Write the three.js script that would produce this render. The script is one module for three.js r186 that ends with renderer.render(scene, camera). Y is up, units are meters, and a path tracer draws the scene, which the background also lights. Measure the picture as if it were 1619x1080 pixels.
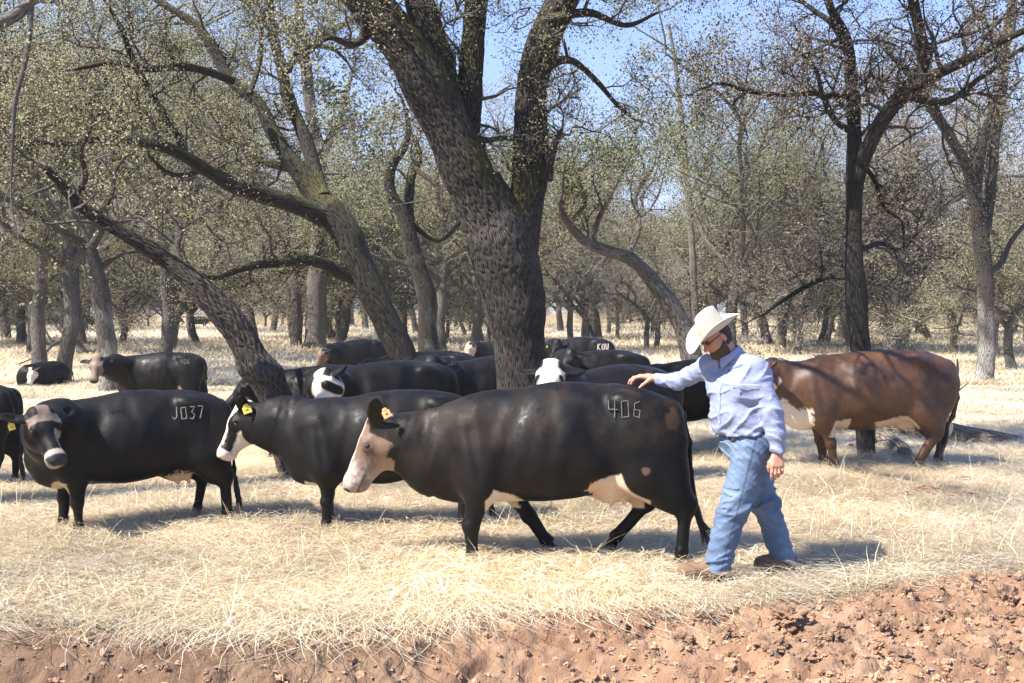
import * as THREE from 'three';
import { ImprovedNoise } from 'three/addons/math/ImprovedNoise.js';
import { mergeGeometries } from 'three/addons/utils/BufferGeometryUtils.js';

// ---------- camera, sky, sun, exposure ----------
const scene = new THREE.Scene();
const EYE = 1.83, FPX = 1713, HORIZON = 490;                    // eye height, focal length and horizon for a 1619 x 1080 frame
const camera = new THREE.PerspectiveCamera(2 * Math.atan(540 / FPX) * 180 / Math.PI, 1619 / 1080, 0.1, 3000);
camera.position.set(0, EYE, 0);
const PITCH = Math.atan((540 - HORIZON) / FPX);
camera.rotation.x = -PITCH;
const SUN = new THREE.Vector3(-0.58, 0.81, 0.33).normalize();
const sun = new THREE.DirectionalLight(new THREE.Color(1.0, 0.95, 0.86), 5.0);
sun.position.copy(SUN).multiplyScalar(80); sun.castShadow = true; sun.shadow.mapSize.set(4096, 4096);
Object.assign(sun.shadow.camera, { left: -40, right: 40, top: 40, bottom: -40, near: 1, far: 200 });
scene.add(sun, sun.target);
{
  const W = 512, H = 256, data = new Float32Array(W * H * 4);
  for (let y = 0; y < H; y++) for (let x = 0; x < W; x++) {
    const up = ((y + 0.5) / H - 0.5) * Math.PI, s = Math.sin(up), t = Math.max(0, s), a = Math.pow(1 - t, 6.5);
    const i = (y * W + x) * 4, lo = [0.72, 0.83, 1.0], hi = [0.225, 0.385, 0.79], gd = [0.42, 0.36, 0.27];
    for (let c = 0; c < 3; c++) { let v = hi[c] + (lo[c] - hi[c]) * a; if (s < 0) v = lo[c] + (gd[c] - lo[c]) * Math.min(1, -s * 8); data[i + c] = v; }
    data[i + 3] = 1;
  }
  const t = new THREE.DataTexture(data, W, H, THREE.RGBAFormat, THREE.FloatType);
  t.mapping = THREE.EquirectangularReflectionMapping; t.magFilter = THREE.LinearFilter; t.needsUpdate = true;
  scene.background = t; scene.environment = t; scene.backgroundIntensity = 0.6; scene.environmentIntensity = 0.6;
}
const EXPOSURE = 2.7;

// ---------- helpers ----------
const PN = new ImprovedNoise();
const noise = (x, y, z = 0) => PN.noise(x + 31.7, y + 17.3, z + 5.1);
const fbm = (x, y, z = 0, o = 4) => { let s = 0, a = 0.5; for (let i = 0; i < o; i++) { s += a * noise(x, y, z); x *= 2.03; y *= 2.03; z *= 2.03; a *= 0.5; } return s; };
const rng = (seed) => { let s = seed >>> 0; return () => { s = (s + 0x6d2b79f5) | 0; let t = Math.imul(s ^ (s >>> 15), 1 | s); t = (t + Math.imul(t ^ (t >>> 7), 61 | t)) ^ t; return ((t ^ (t >>> 14)) >>> 0) / 4294967296; }; };
const clamp = (x, a = 0, b = 1) => Math.min(b, Math.max(a, x));
const sstep = (a, b, x) => { const t = clamp((x - a) / (b - a)); return t * t * (3 - 2 * t); };
const lerp = (a, b, t) => a + (b - a) * t;
const mix3 = (a, b, t) => [lerp(a[0], b[0], t), lerp(a[1], b[1], t), lerp(a[2], b[2], t)];
const V = (x, y, z) => new THREE.Vector3(x, y, z);
const cosP = Math.cos(PITCH), sinP = Math.sin(PITCH);
// the point of the place that the photograph shows at (px, py), depth metres in front of the camera
function at(px, py, depth) {
  const cx = (px - 809.5) / FPX, cy = (540 - py) / FPX, dy = cy * cosP - sinP, dz = -cosP - cy * sinP, s = depth / -dz;
  return V(cx * s, EYE + dy * s, -depth);
}
function ground(px, py) {
  const cy = (540 - py) / FPX, dy = cy * cosP - sinP, dz = -cosP - cy * sinP, s = EYE / -dy;
  return V((px - 809.5) / FPX * s, 0, dz * s);
}
const used = new Map();
function numbered(n) { const k = used.get(n) || 0; used.set(n, k + 1); return k ? n + '_' + String(k).padStart(3, '0') : n; }
function tag(o, label, category, group, kind) {
  if (label) o.userData.label = label; if (category) o.userData.category = category; if (group) o.userData.group = group; if (kind) o.userData.kind = kind; return o;
}
function thing(name, label, category, pos, turn = 0, group) {
  const o = new THREE.Group(); o.name = numbered(name); scene.add(o); o.position.copy(pos); o.rotation.y = turn; return tag(o, label, category, group);
}
function part(name, geo, mat, parent) { const m = new THREE.Mesh(geo, mat); m.name = name; m.castShadow = m.receiveShadow = true; if (parent) parent.add(m); return m; }
// growing geometry: position, normal, uv, colour
class GB {
  constructor() { this.p = []; this.n = []; this.t = []; this.c = []; this.i = []; }
  v(x, y, z, nx, ny, nz, u, w, col) { this.p.push(x, y, z); this.n.push(nx, ny, nz); this.t.push(u, w); this.c.push(col[0], col[1], col[2]); return this.p.length / 3 - 1; }
  tri(a, b, c) { this.i.push(a, b, c); }
  build(recalc) {
    const g = new THREE.BufferGeometry(), f = (a, n) => new THREE.BufferAttribute(new Float32Array(a), n);
    g.setAttribute('position', f(this.p, 3)); g.setAttribute('normal', f(this.n, 3)); g.setAttribute('uv', f(this.t, 2)); g.setAttribute('color', f(this.c, 3));
    g.setIndex(new THREE.BufferAttribute(new Uint32Array(this.i), 1));
    if (recalc) g.computeVertexNormals();
    return g;
  }
}
const std = (o) => new THREE.MeshStandardMaterial({ roughness: 0.85, ...o });
function dataTex(n, fn, srgb, m = n) {
  const d = new Uint8Array(n * m * 4);
  for (let y = 0; y < m; y++) for (let x = 0; x < n; x++) { const v = fn(x / n, y / m, x, y), i = (y * n + x) * 4; d[i] = v[0] * 255; d[i + 1] = v[1] * 255; d[i + 2] = v[2] * 255; d[i + 3] = 255; }
  const t = new THREE.DataTexture(d, n, m); t.magFilter = THREE.LinearFilter; t.wrapS = t.wrapT = THREE.RepeatWrapping; t.needsUpdate = true; if (srgb) t.colorSpace = THREE.SRGBColorSpace; return t;
}
const tnoise = (u, v, f, s = 0) => { // tileable noise: a torus in 3-d, blended
  const a = noise(u * f, v * f, s), b = noise((u - 1) * f, v * f, s), c = noise(u * f, (v - 1) * f, s), d = noise((u - 1) * f, (v - 1) * f, s);
  return lerp(lerp(a, b, u), lerp(c, d, u), v);
};
// ---------- signed distance fields and their meshes ----------
const smin = (a, b, k) => { if (!(k > 0)) return Math.min(a, b); const h = Math.max(k - Math.abs(a - b), 0) / k; return Math.min(a, b) - h * h * k * 0.25; };
const smax = (a, b, k) => -smin(-a, -b, k);
// tapered capsule, its cross-section squeezed along z about the axis' own z by sz
function cap(a, b, ra, rb, k = 0.04, sz = 1) {
  const [ax, ay, az] = a, dx = b[0] - ax, dy = b[1] - ay, dz = b[2] - az, L = dx * dx + dy * dy + dz * dz || 1e-9, iz = 1 / sz, m = Math.min(1, sz);
  return { k, f(x, y, z) {
    let t = ((x - ax) * dx + (y - ay) * dy + (z - az) * dz) / L; t = t < 0 ? 0 : t > 1 ? 1 : t;
    const px = x - ax - dx * t, py = y - ay - dy * t, pz = (z - az - dz * t) * iz;
    return (Math.sqrt(px * px + py * py + pz * pz) - ra - (rb - ra) * t) * m;
  } };
}
const ball = (c, r, k) => cap(c, c, r, r, k);
const dig = (p) => ({ ...p, sub: true });
// ellipsoid with its own axes: centre, long axis, width axis, semi-axes
function ellip(c, ax, wx, s, k = 0.03) {
  const A = V(...ax).normalize(), N = A.clone().cross(V(...wx)).normalize(), W = N.clone().cross(A).normalize(), m = Math.min(...s);
  return { k, f(x, y, z) {
    const dx = x - c[0], dy = y - c[1], dz = z - c[2];
    const a = (dx * A.x + dy * A.y + dz * A.z) / s[0], w = (dx * W.x + dy * W.y + dz * W.z) / s[1], n = (dx * N.x + dy * N.y + dz * N.z) / s[2];
    const q = Math.sqrt(a * a + w * w + n * n), g = Math.sqrt((a / s[0]) ** 2 + (w / s[1]) ** 2 + (n / s[2]) ** 2);
    return g > 1e-6 ? q * (q - 1) / g : -m;
  } };
}
// the same shape in another frame (matrix from the frame to the body)
function framed(p, M, sc = 1) {
  const e = M.clone().invert().elements;
  return { k: p.k, sub: p.sub, f: (x, y, z) => sc * p.f(e[0] * x + e[4] * y + e[8] * z + e[12], e[1] * x + e[5] * y + e[9] * z + e[13], e[2] * x + e[6] * y + e[10] * z + e[14]) };
}
function field(prims, x, y, z) {
  let d = 1e3;
  for (let i = 0; i < prims.length; i++) { const p = prims[i], v = p.f(x, y, z); d = p.sub ? smax(d, -v, p.k) : smin(d, v, p.k); }
  return d;
}
// naive surface nets over blocks; keep(x, y, z) false leaves a face out
function mesher(prims, lo, hi, cell, keep, bend) {
  const n = [0, 1, 2].map((i) => Math.ceil((hi[i] - lo[i]) / cell / 8) * 8 + 1), [nx, ny, nz] = n, val = new Float32Array(nx * ny * nz).fill(9);
  const id = (i, j, k) => (k * ny + j) * nx + i, R = cell * 4 * 1.7321;
  const live = [];
  for (let bk = 0; bk < nz - 1; bk += 8) for (let bj = 0; bj < ny - 1; bj += 8) for (let bi = 0; bi < nx - 1; bi += 8) {
    const cx = lo[0] + (bi + 4) * cell, cy = lo[1] + (bj + 4) * cell, cz = lo[2] + (bk + 4) * cell;
    let dm = 1e3; const ds = prims.map((p) => { const v = p.f(cx, cy, cz); if (!p.sub && v < dm) dm = v; return v; });
    const all = field(prims, cx, cy, cz), far = Math.abs(all) > R * 1.5 + 0.03;
    const list = far ? null : prims.filter((p, q) => (p.sub ? ds[q] < R * 1.4 + p.k : ds[q] < dm + 2.6 * R + p.k));
    const ei = bi + 8 === nx - 1 ? 9 : 8, ej = bj + 8 === ny - 1 ? 9 : 8, ek = bk + 8 === nz - 1 ? 9 : 8;
    for (let k = bk; k < bk + ek; k++) for (let j = bj; j < bj + ej; j++) for (let i = bi; i < bi + ei; i++) {
      const x = lo[0] + i * cell, y = lo[1] + j * cell, z = lo[2] + k * cell;
      val[id(i, j, k)] = far ? Math.sign(all) * 9 : field(list, x, y, z) + (bend ? bend(x, y, z) : 0);
    }
    if (!far) live.push([bi, bj, bk]);
  }
  const vert = new Map(), pos = [], index = [];
  const E = [[0, 1], [0, 2], [0, 4], [1, 3], [1, 5], [2, 3], [2, 6], [3, 7], [4, 5], [4, 6], [5, 7], [6, 7]], g = new Float32Array(8);
  const vertex = (i, j, k) => {
    if (i < 0 || j < 0 || k < 0 || i >= nx - 1 || j >= ny - 1 || k >= nz - 1) return -1;
    const key = id(i, j, k); if (vert.has(key)) return vert.get(key);
    for (let c = 0; c < 8; c++) g[c] = val[id(i + (c & 1), j + ((c >> 1) & 1), k + (c >> 2))];
    let sx = 0, sy = 0, sz = 0, m = 0;
    for (const [a, b] of E) if ((g[a] < 0) !== (g[b] < 0)) {
      const t = g[a] / (g[a] - g[b]); m++;
      sx += lerp(a & 1, b & 1, t); sy += lerp((a >> 1) & 1, (b >> 1) & 1, t); sz += lerp(a >> 2, b >> 2, t);
    }
    const r = m ? pos.push(lo[0] + (i + sx / m) * cell, lo[1] + (j + sy / m) * cell, lo[2] + (k + sz / m) * cell) / 3 - 1 : -1;
    vert.set(key, r); return r;
  };
  const quad = (a, b, c, d, flip) => {
    if (a < 0 || b < 0 || c < 0 || d < 0) return;
    if (keep && !keep((pos[a * 3] + pos[c * 3]) / 2, (pos[a * 3 + 1] + pos[c * 3 + 1]) / 2, (pos[a * 3 + 2] + pos[c * 3 + 2]) / 2)) return;
    if (flip) index.push(a, c, b, a, d, c); else index.push(a, b, c, a, c, d);
  };
  for (const [bi, bj, bk] of live) for (let k = bk; k < bk + 8; k++) for (let j = bj; j < bj + 8; j++) for (let i = bi; i < bi + 8; i++) {
    const s = val[id(i, j, k)] < 0;
    if (i + 1 < nx && s !== (val[id(i + 1, j, k)] < 0)) quad(vertex(i, j - 1, k - 1), vertex(i, j, k - 1), vertex(i, j, k), vertex(i, j - 1, k), !s);
    if (j + 1 < ny && s !== (val[id(i, j + 1, k)] < 0)) quad(vertex(i - 1, j, k - 1), vertex(i - 1, j, k), vertex(i, j, k), vertex(i, j, k - 1), !s);
    if (k + 1 < nz && s !== (val[id(i, j, k + 1)] < 0)) quad(vertex(i - 1, j - 1, k), vertex(i, j - 1, k), vertex(i, j, k), vertex(i - 1, j, k), !s);
  }
  // one light smoothing pass takes the grid's ripple out
  const nv = pos.length / 3, acc = new Float32Array(pos.length), cnt = new Float32Array(nv);
  for (let f = 0; f < index.length; f += 3) for (let e = 0; e < 3; e++) { const a = index[f + e], b = index[f + (e + 1) % 3]; for (let c = 0; c < 3; c++) acc[a * 3 + c] += pos[b * 3 + c]; cnt[a]++; }
  for (let a = 0; a < nv; a++) if (cnt[a] > 3) for (let c = 0; c < 3; c++) pos[a * 3 + c] = lerp(pos[a * 3 + c], acc[a * 3 + c] / cnt[a], 0.5);
  const geo = new THREE.BufferGeometry();
  geo.setAttribute('position', new THREE.BufferAttribute(new Float32Array(pos), 3)); geo.setIndex(new THREE.BufferAttribute(new Uint32Array(index), 1));
  return geo;
}
// colour and uv by place, then normals
function finish(geo, color, uv, push) {
  const p = geo.attributes.position, n = p.count, c = new Float32Array(n * 3), t = new Float32Array(n * 2);
  geo.computeVertexNormals();
  const nm = geo.attributes.normal;
  for (let i = 0; i < n; i++) {
    const x = p.getX(i), y = p.getY(i), z = p.getZ(i);
    const col = color(x, y, z, nm.getX(i), nm.getY(i), nm.getZ(i)); c[i * 3] = col[0]; c[i * 3 + 1] = col[1]; c[i * 3 + 2] = col[2];
    const w = uv ? uv(x, y, z, nm.getX(i), nm.getY(i), nm.getZ(i)) : [x + z * 0.6, y + z * 0.3]; t[i * 2] = w[0]; t[i * 2 + 1] = w[1];
    if (push) { const d = push(x, y, z); p.setXYZ(i, x + nm.getX(i) * d, y + nm.getY(i) * d, z + nm.getZ(i) * d); }
  }
  geo.setAttribute('color', new THREE.BufferAttribute(c, 3)); geo.setAttribute('uv', new THREE.BufferAttribute(t, 2));
  if (push) geo.computeVertexNormals();
  return geo;
}
// ---------- ground ----------
const stand = (x, z, r = 0.3) => Math.max(...[[-r, 0], [r, 0], [0, r], [0, -r], [0, 0]].map(([a, c]) => fieldY(x + a, z + c)));   // ground height under something that stands there
// edge of the grass along the dug bank: z as a function of x
const EDGE = [[0, 992], [200, 1000], [420, 1006], [600, 1000], [800, 982], [950, 970], [1080, 962], [1250, 960], [1400, 946], [1500, 930], [1619, 912]].map(([x, y]) => ground(x, y));
function edgeZ(x) {
  if (x < EDGE[0].x) return EDGE[0].z; for (let i = 1; i < EDGE.length; i++) if (x < EDGE[i].x) return lerp(EDGE[i - 1].z, EDGE[i].z, (x - EDGE[i - 1].x) / (EDGE[i].x - EDGE[i - 1].x));
  return EDGE[EDGE.length - 1].z - (x - EDGE[EDGE.length - 1].x) * 0.25;
}
const front = (x, z) => z - edgeZ(x) + 0.16 * fbm(x * 2.1, z * 2.1, 3, 4) + 0.10 * noise(x * 0.8, 4);   // > 0 in the dirt
function landBase(x, z) {
  const far = Math.hypot(x, z), f = Math.max(0, z - edgeZ(x)), right = sstep(-0.6, 1.6, x);
  let y = 0.035 * fbm(x * 0.55, z * 0.55, 1, 3) + 0.5 * sstep(20, 90, far) * fbm(x * 0.02, z * 0.02, 7, 2);
  y += -lerp(0.55, 0.10, right) * f - 0.35 * f * f * (1 - right) * 0.4;      // the bank falls off at the left, runs on at the right
  y += right * 0.05 * Math.exp(-(((z + 6.75 + 0.22 * (x - 2)) / 0.34) ** 2)) * sstep(1.6, 2.6, x);   // spoil heap at the right
  return y;
}
const fieldY = (x, z) => landBase(x, z) - 0.3 * sstep(0.02, 0.3, front(x, z)) + 0.025 * fbm(x * 3, z * 3, 2, 3);
function bankY(x, z) {
  const f = front(x, z), r = sstep(-0.6, 1.2, x);
  const lump = Math.abs(fbm(x * 3.3, z * 3.3, 11, 4)), pit = Math.abs(noise(x * 7, z * 7, 2));
  const amp = sstep(-0.2, 0.35, f);
  return landBase(x, z) + 0.015 - 0.3 * sstep(0.0, -0.4, f) + amp * (lerp(0.08, 0.13, r) * (lump - 0.12) * 1.7 + 0.05 * fbm(x * 5, z * 5, 44, 3) + 0.03 * pit + 0.042 * fbm(x * 13, z * 13, 4, 3) - 0.05 * sstep(0.25, 0.5, noise(x * 5, z * 5, 9)));
}
const STRAW = [0.60, 0.475, 0.29], DIRT = [0.275, 0.158, 0.094];
function sheet(xs, zs, h, color) {
  const g = new GB(), nx = xs.length;
  for (const z of zs) for (const x of xs) g.v(x, h(x, z), z, 0, 1, 0, x / 1.1, z / 1.1, color(x, z));
  for (let j = 0; j + 1 < zs.length; j++) for (let i = 0; i + 1 < nx; i++) { const a = j * nx + i; g.tri(a, a + nx, a + 1); g.tri(a + 1, a + nx, a + nx + 1); }
  return g.build(true);
}
function steps(a, b, fine, grow, from, to) { // positions from a to b, fine between from and to, growing outside
  const out = []; for (let x = from; x <= to; x += fine) out.push(x);
  for (let s = fine, x = to; x < b;) { s *= grow; x += s; out.push(Math.min(x, b)); }
  const pre = []; for (let s = fine, x = from; x > a;) { s *= grow; x -= s; pre.unshift(Math.max(x, a)); }
  return pre.concat(out);
}
const canvasTex = (n, draw, srgb = true) => {
  const c = document.createElement('canvas'); c.width = c.height = n; draw(c.getContext('2d'), n);
  const t = new THREE.CanvasTexture(c); t.wrapS = t.wrapT = THREE.RepeatWrapping; if (srgb) t.colorSpace = THREE.SRGBColorSpace; return t;
};
const strawDraw = (grey) => (x, n) => {
  const r = rng(grey ? 5 : 5); x.fillStyle = grey ? '#555' : 'rgb(186,172,150)'; x.fillRect(0, 0, n, n);
  for (let i = 0; i < 9000; i++) {
    const px = r() * n, py = r() * n, a = (r() - 0.5) * 2.6 + (r() < 0.3 ? 1.4 : 0), l = 14 + r() * 60, v = i / 9000, s = grey ? 40 + 190 * v * (0.6 + 0.4 * r()) : 120 + 135 * (0.35 * v + 0.65 * r());
    const rr = s, gg = s * (grey ? 1 : 0.975), bb = s * (grey ? 1 : 0.93);
    x.strokeStyle = `rgba(${rr | 0},${gg | 0},${bb | 0},.75)`; x.lineWidth = 1 + r() * 1.6;
    for (const ox of [-n, 0, n]) for (const oy of [-n, 0, n]) { if (px + ox < -90 || px + ox > n + 90 || py + oy < -90 || py + oy > n + 90) continue; x.beginPath(); x.moveTo(px + ox, py + oy); x.quadraticCurveTo(px + ox + Math.cos(a) * l * 0.5 + (r() - 0.5) * 8, py + oy + Math.sin(a) * l * 0.5, px + ox + Math.cos(a) * l, py + oy + Math.sin(a) * l); x.stroke(); }
  }
};
const strawMap = canvasTex(1024, strawDraw(false)), strawBump = canvasTex(1024, strawDraw(true), false);
const soilMap = dataTex(512, (u, v) => { const a = tnoise(u, v, 9) * 0.5 + tnoise(u, v, 27, 3) * 0.35 + tnoise(u, v, 80, 6) * 0.3; const s = clamp(0.86 + 0.28 * a, 0, 1); return [s, s * 0.985, s * 0.97]; }, true);
const soilBump = dataTex(512, (u, v) => { const a = Math.abs(tnoise(u, v, 14, 2)) * 0.5 + Math.abs(tnoise(u, v, 36, 8)) * 0.35 + tnoise(u, v, 90, 4) * 0.22; const s = clamp(0.35 + a, 0, 1); return [s, s, s]; });
const tone = (x, z) => {
  const n = fbm(x * 0.35, z * 0.35, 9, 3), m = fbm(x * 1.7, z * 1.7, 4, 3);
  let c = mix3(STRAW, [0.50, 0.38, 0.21], sstep(-0.1, 0.45, n)); c = mix3(c, [0.40, 0.26, 0.15], 0.55 * sstep(0.12, 0.5, m));
  const bare = sstep(1.6, 3.4, x) * sstep(-8.9, -7.6, z) * sstep(-0.3, 0.3, m + 0.15);   // trodden soil at the right
  return mix3(c, [0.36, 0.20, 0.12], 0.75 * bare);
};
{
  const xs = steps(-700, 700, 0.05, 1.07, -4.2, 4.6), zs = steps(-900, 3, 0.05, 1.06, -11, -5.2);
  const m = part('field', sheet(xs, zs, fieldY, tone), std({ vertexColors: true, map: strawMap, bumpMap: strawBump, bumpScale: 0.03, roughness: 0.95 }), scene);
  tag(m, 'pale dry grass field under the oaks and cattle', 'field', null, 'structure');
  const bx = steps(-9, 9, 0.018, 1.12, -3.6, 4.6), bz = steps(-8.6, 2, 0.018, 1.12, -8.2, -5.0);
  const soil = (x, z) => { const leftDark = sstep(0.6, -1.6, x + 0.6 * noise(x, z, 8)), n = fbm(x * 2.4, z * 2.4, 21, 4), k = fbm(x * 9, z * 9, 2, 2); const c = mix3(mix3(DIRT, [0.36, 0.235, 0.152], sstep(-0.2, 0.4, n)), [0.16, 0.085, 0.052], 0.6 * sstep(0.0, 0.5, k)); return mix3(c, [c[0] * 0.55, c[1] * 0.58, c[2] * 0.60], leftDark * 0.85); };  // soil colour gets darker towards the left end of the bank
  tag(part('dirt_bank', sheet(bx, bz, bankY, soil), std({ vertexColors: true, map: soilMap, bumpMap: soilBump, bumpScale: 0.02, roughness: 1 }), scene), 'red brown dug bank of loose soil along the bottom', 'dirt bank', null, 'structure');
}
// ---------- clods of soil ----------
function lumpGeo(seed, detail, rough) {
  const g = new THREE.IcosahedronGeometry(1, detail), p = g.attributes.position, c = new Float32Array(p.count * 3);
  for (let i = 0; i < p.count; i++) {
    const v = V().fromBufferAttribute(p, i).normalize(), s = 1 + rough * 1.3 * fbm(v.x * 1.5 + seed * 7.3, v.y * 1.5, v.z * 1.5, 4) - 0.25 * rough * Math.abs(noise(v.x * 4, v.y * 4 + seed, v.z * 4));
    v.multiplyScalar(s); p.setXYZ(i, v.x, v.y * 0.72, v.z);
    const k = mix3(DIRT, [0.36, 0.235, 0.152], clamp(0.5 + fbm(v.x * 2, v.y * 2 + seed, v.z * 2, 3))); c.set(k, i * 3);
  }
  g.setAttribute('color', new THREE.BufferAttribute(c, 3)); g.computeVertexNormals(); return g;
}
{
  const soilMat = std({ vertexColors: true, bumpMap: soilBump, bumpScale: 0.012, map: soilMap, roughness: 1 }), crumbMat = std({ vertexColors: true, roughness: 1 });
  const big = [1, 2, 3, 4, 5, 6].map((s) => lumpGeo(s, 12, 1.0)), crumbs = [9, 10, 11, 12].map((s) => lumpGeo(s, 2, 1.15)), r = rng(77);
  // the clods one can point at
  const seen = [[1190, 995, .10], [1160, 968, .045], [1250, 1000, .075], [1300, 1012, .07], [1330, 985, .05], [1110, 1015, .05], [1215, 1045, .06], [1390, 1010, .06], [1452, 1002, .045], [1505, 1052, .05], [1545, 1060, .045], [1340, 1062, .07], [1075, 1050, .05], [1145, 1040, .045], [1420, 1050, .05], [1570, 1010, .06], [1595, 1040, .05], [1480, 960, .06], [1530, 945, .07], [1590, 950, .08], [920, 1052, .06], [830, 1040, .04], [700, 1045, .07], [660, 1030, .05], [975, 1062, .05], [1020, 1030, .04], [1270, 1060, .05], [1380, 972, .05], [1430, 940, .05], [1560, 980, .06], [560, 1060, .04], [420, 1055, .05], [240, 1050, .07], [210, 1062, .05], [880, 1075, .05], [1605, 985, .05], [1240, 962, .035], [1130, 990, .035]];
  seen.forEach(([px, py, s0], i) => {
    let s = s0; const p = ground(px, py); p.y = bankY(p.x, p.z);
    const k = EYE / (EYE - p.y); p.x /= k; p.z /= k; p.y = bankY(p.x, p.z);
    const m = part(numbered('dirt_clod'), big[i % 6], soilMat, scene); m.position.copy(p); m.position.y += s * 0.15; s *= 1.25; m.scale.set(s * (0.7 + 0.7 * r()), s * (0.6 + 0.5 * r()), s * (0.7 + 0.6 * r())); m.rotation.set(r() * 0.6, r() * 6, r() * 0.6);
    tag(m, 'lump of red brown soil lying on the loose dug bank', 'dirt clod', 'soil clods on the bank');
  });
  const M = new THREE.Matrix4(), q = new THREE.Quaternion(), list = [];
  for (let i = 0; i < 120000 && list.length < 11000; i++) {
    const x = -3.6 + r() * 8, z = -8 + r() * 3.4, f = front(x, z); if (f < -0.12 || r() > sstep(-0.3, 0.4, f) * (x > 0.2 ? 1 : 0.35)) continue;
    const s = 0.003 + 0.024 * Math.pow(r(), 5), y = bankY(x, z);
    list.push(new THREE.Matrix4().compose(V(x, y + s * 0.3, z), q.setFromEuler(new THREE.Euler(r() * 6, r() * 6, r() * 6)).clone(), V(s * (0.7 + 0.6 * r()), s * (0.7 + 0.6 * r()), s)));
  }
  crumbs.forEach((geo, k) => {
    const mine = list.filter((_, i) => i % 4 === k), im = new THREE.InstancedMesh(geo, crumbMat, mine.length), col = new THREE.Color();
    mine.forEach((m, i) => { im.setMatrixAt(i, m); const v = 0.6 + 0.7 * r(); im.setColorAt(i, col.setRGB(v, v * 0.98, v * 0.96)); }); im.name = numbered('loose_soil'); im.castShadow = im.receiveShadow = true;
    tag(im, 'crumbs of red brown soil over the dug bank', 'soil', null, 'stuff'); scene.add(im);
  });
  { // dead leaves blown over the soil
    const g = new GB(), tones = [[0.27, 0.205, 0.15], [0.20, 0.13, 0.085], [0.36, 0.30, 0.235]];
    for (let i = 0; i < 5200; i++) {
      const x = -3.6 + r() * 8, z = -8.4 + r() * 3.6, f = front(x, z); if (f < -0.5 || r() > (x > 0.4 ? 0.5 : 0.14)) continue;
      const y = (f > 0 ? bankY(x, z) : Math.max(bankY(x, z), fieldY(x, z) + 0.02)) + 0.008, a = r() * 6.28, L = 0.008 + 0.018 * r(), w = L * 0.55, t = 0.3 * (r() - 0.5), ca = Math.cos(a), sa = Math.sin(a), c = tones[Math.floor(r() * 3)].map((v) => v * (0.75 + 0.4 * r()));
      const q = (u, v, h) => g.v(x + ca * u - sa * v, y + h, z + sa * u + ca * v, 0, 1, 0, 0, 0, c), i0 = q(-L, 0, 0.002), i1 = q(0, w, 0.008 + t * 0.02), i2 = q(L, 0, 0.006 * r()), i3 = q(0, -w, 0.006 - t * 0.02), m = q(0, 0, 0); g.tri(i0, m, i1); g.tri(i1, m, i2); g.tri(i2, m, i3); g.tri(i3, m, i0);
    }
    const m = part('leaf_litter', g.build(true), std({ vertexColors: true, roughness: 0.9, side: THREE.DoubleSide }), scene); tag(m, 'dead pale oak leaves scattered over the soil bank and its edge', 'leaves', null, 'stuff');
  }
}
// ---------- dry grass ----------
function tuftGeo(seed, { blades, spread, h, w, lean, seg = 3, curl = 0.6, flat = 0, droop = 1, sway = 0 }) {
  const r = rng(seed), g = new GB();
  for (let b = 0; b < blades; b++) {
    const a = r() * 6.283, rad = Math.sqrt(r()) * spread, L = h * (0.45 + 0.75 * r()), ww = w * (0.6 + 0.8 * r()), dir = sway ? (r() - 0.5) * sway : r() * 6.283;
    let x = Math.cos(a) * rad, z = Math.sin(a) * rad, y = flat ? 0.01 + 0.06 * r() : -0.015, el = flat ? 0.25 * (r() - 0.35) : Math.PI / 2 - lean * (0.3 + r()) , az = dir;
    const k = r(), tint = r() < 0.12 ? [0.44, 0.27, 0.13] : mix3([0.62, 0.47, 0.25], [0.94, 0.86, 0.67], k), px = -Math.sin(dir), pz = Math.cos(dir), ids = [];
    for (let s = 0; s <= seg; s++) {
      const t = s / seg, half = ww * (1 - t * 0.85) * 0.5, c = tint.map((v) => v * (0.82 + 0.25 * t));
      const nx = -Math.cos(az) * Math.sin(el) * 0.7, nz = -Math.sin(az) * Math.sin(el) * 0.7;
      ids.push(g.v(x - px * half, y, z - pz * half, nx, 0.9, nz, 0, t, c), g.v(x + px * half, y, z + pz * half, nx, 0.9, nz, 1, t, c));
      x += Math.cos(az) * Math.cos(el) * L / seg; z += Math.sin(az) * Math.cos(el) * L / seg; y += Math.sin(el) * L / seg; if (flat && y < 0.004) y = 0.004;
      el -= flat ? 0.12 : curl * (0.5 + r()) * droop; az += (r() - 0.5) * (flat ? 1.1 : 0.6);
    }
    for (let s = 0; s < seg; s++) { const i = ids[s * 2]; g.tri(i, i + 1, i + 2); g.tri(i + 2, i + 1, i + 3); }
  }
  return g.build();
}
const bladeMat = new THREE.MeshPhysicalMaterial({ vertexColors: true, roughness: 0.5, side: THREE.DoubleSide, transmission: 0.25, thickness: 0 });
function scatter(name, label, geos, list, mat = bladeMat) {
  const q = new THREE.Quaternion(), up = V(0, 1, 0), col = new THREE.Color();
  geos.forEach((geo, k) => {
    const mine = list.filter((_, i) => i % geos.length === k); if (!mine.length) return;
    const im = new THREE.InstancedMesh(geo, mat, mine.length);
    mine.forEach(([x, y, z, s, turn, sy, t], i) => { im.setMatrixAt(i, new THREE.Matrix4().compose(V(x, y, z), q.setFromAxisAngle(up, turn), V(s, s * sy, s))); im.setColorAt(i, col.setRGB(...t)); });
    im.name = numbered(name); im.castShadow = im.receiveShadow = true; tag(im, label, 'grass', null, 'stuff'); scene.add(im);
  });
}
const keepOut = []; // [x, z, radius]: nothing grows here
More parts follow.
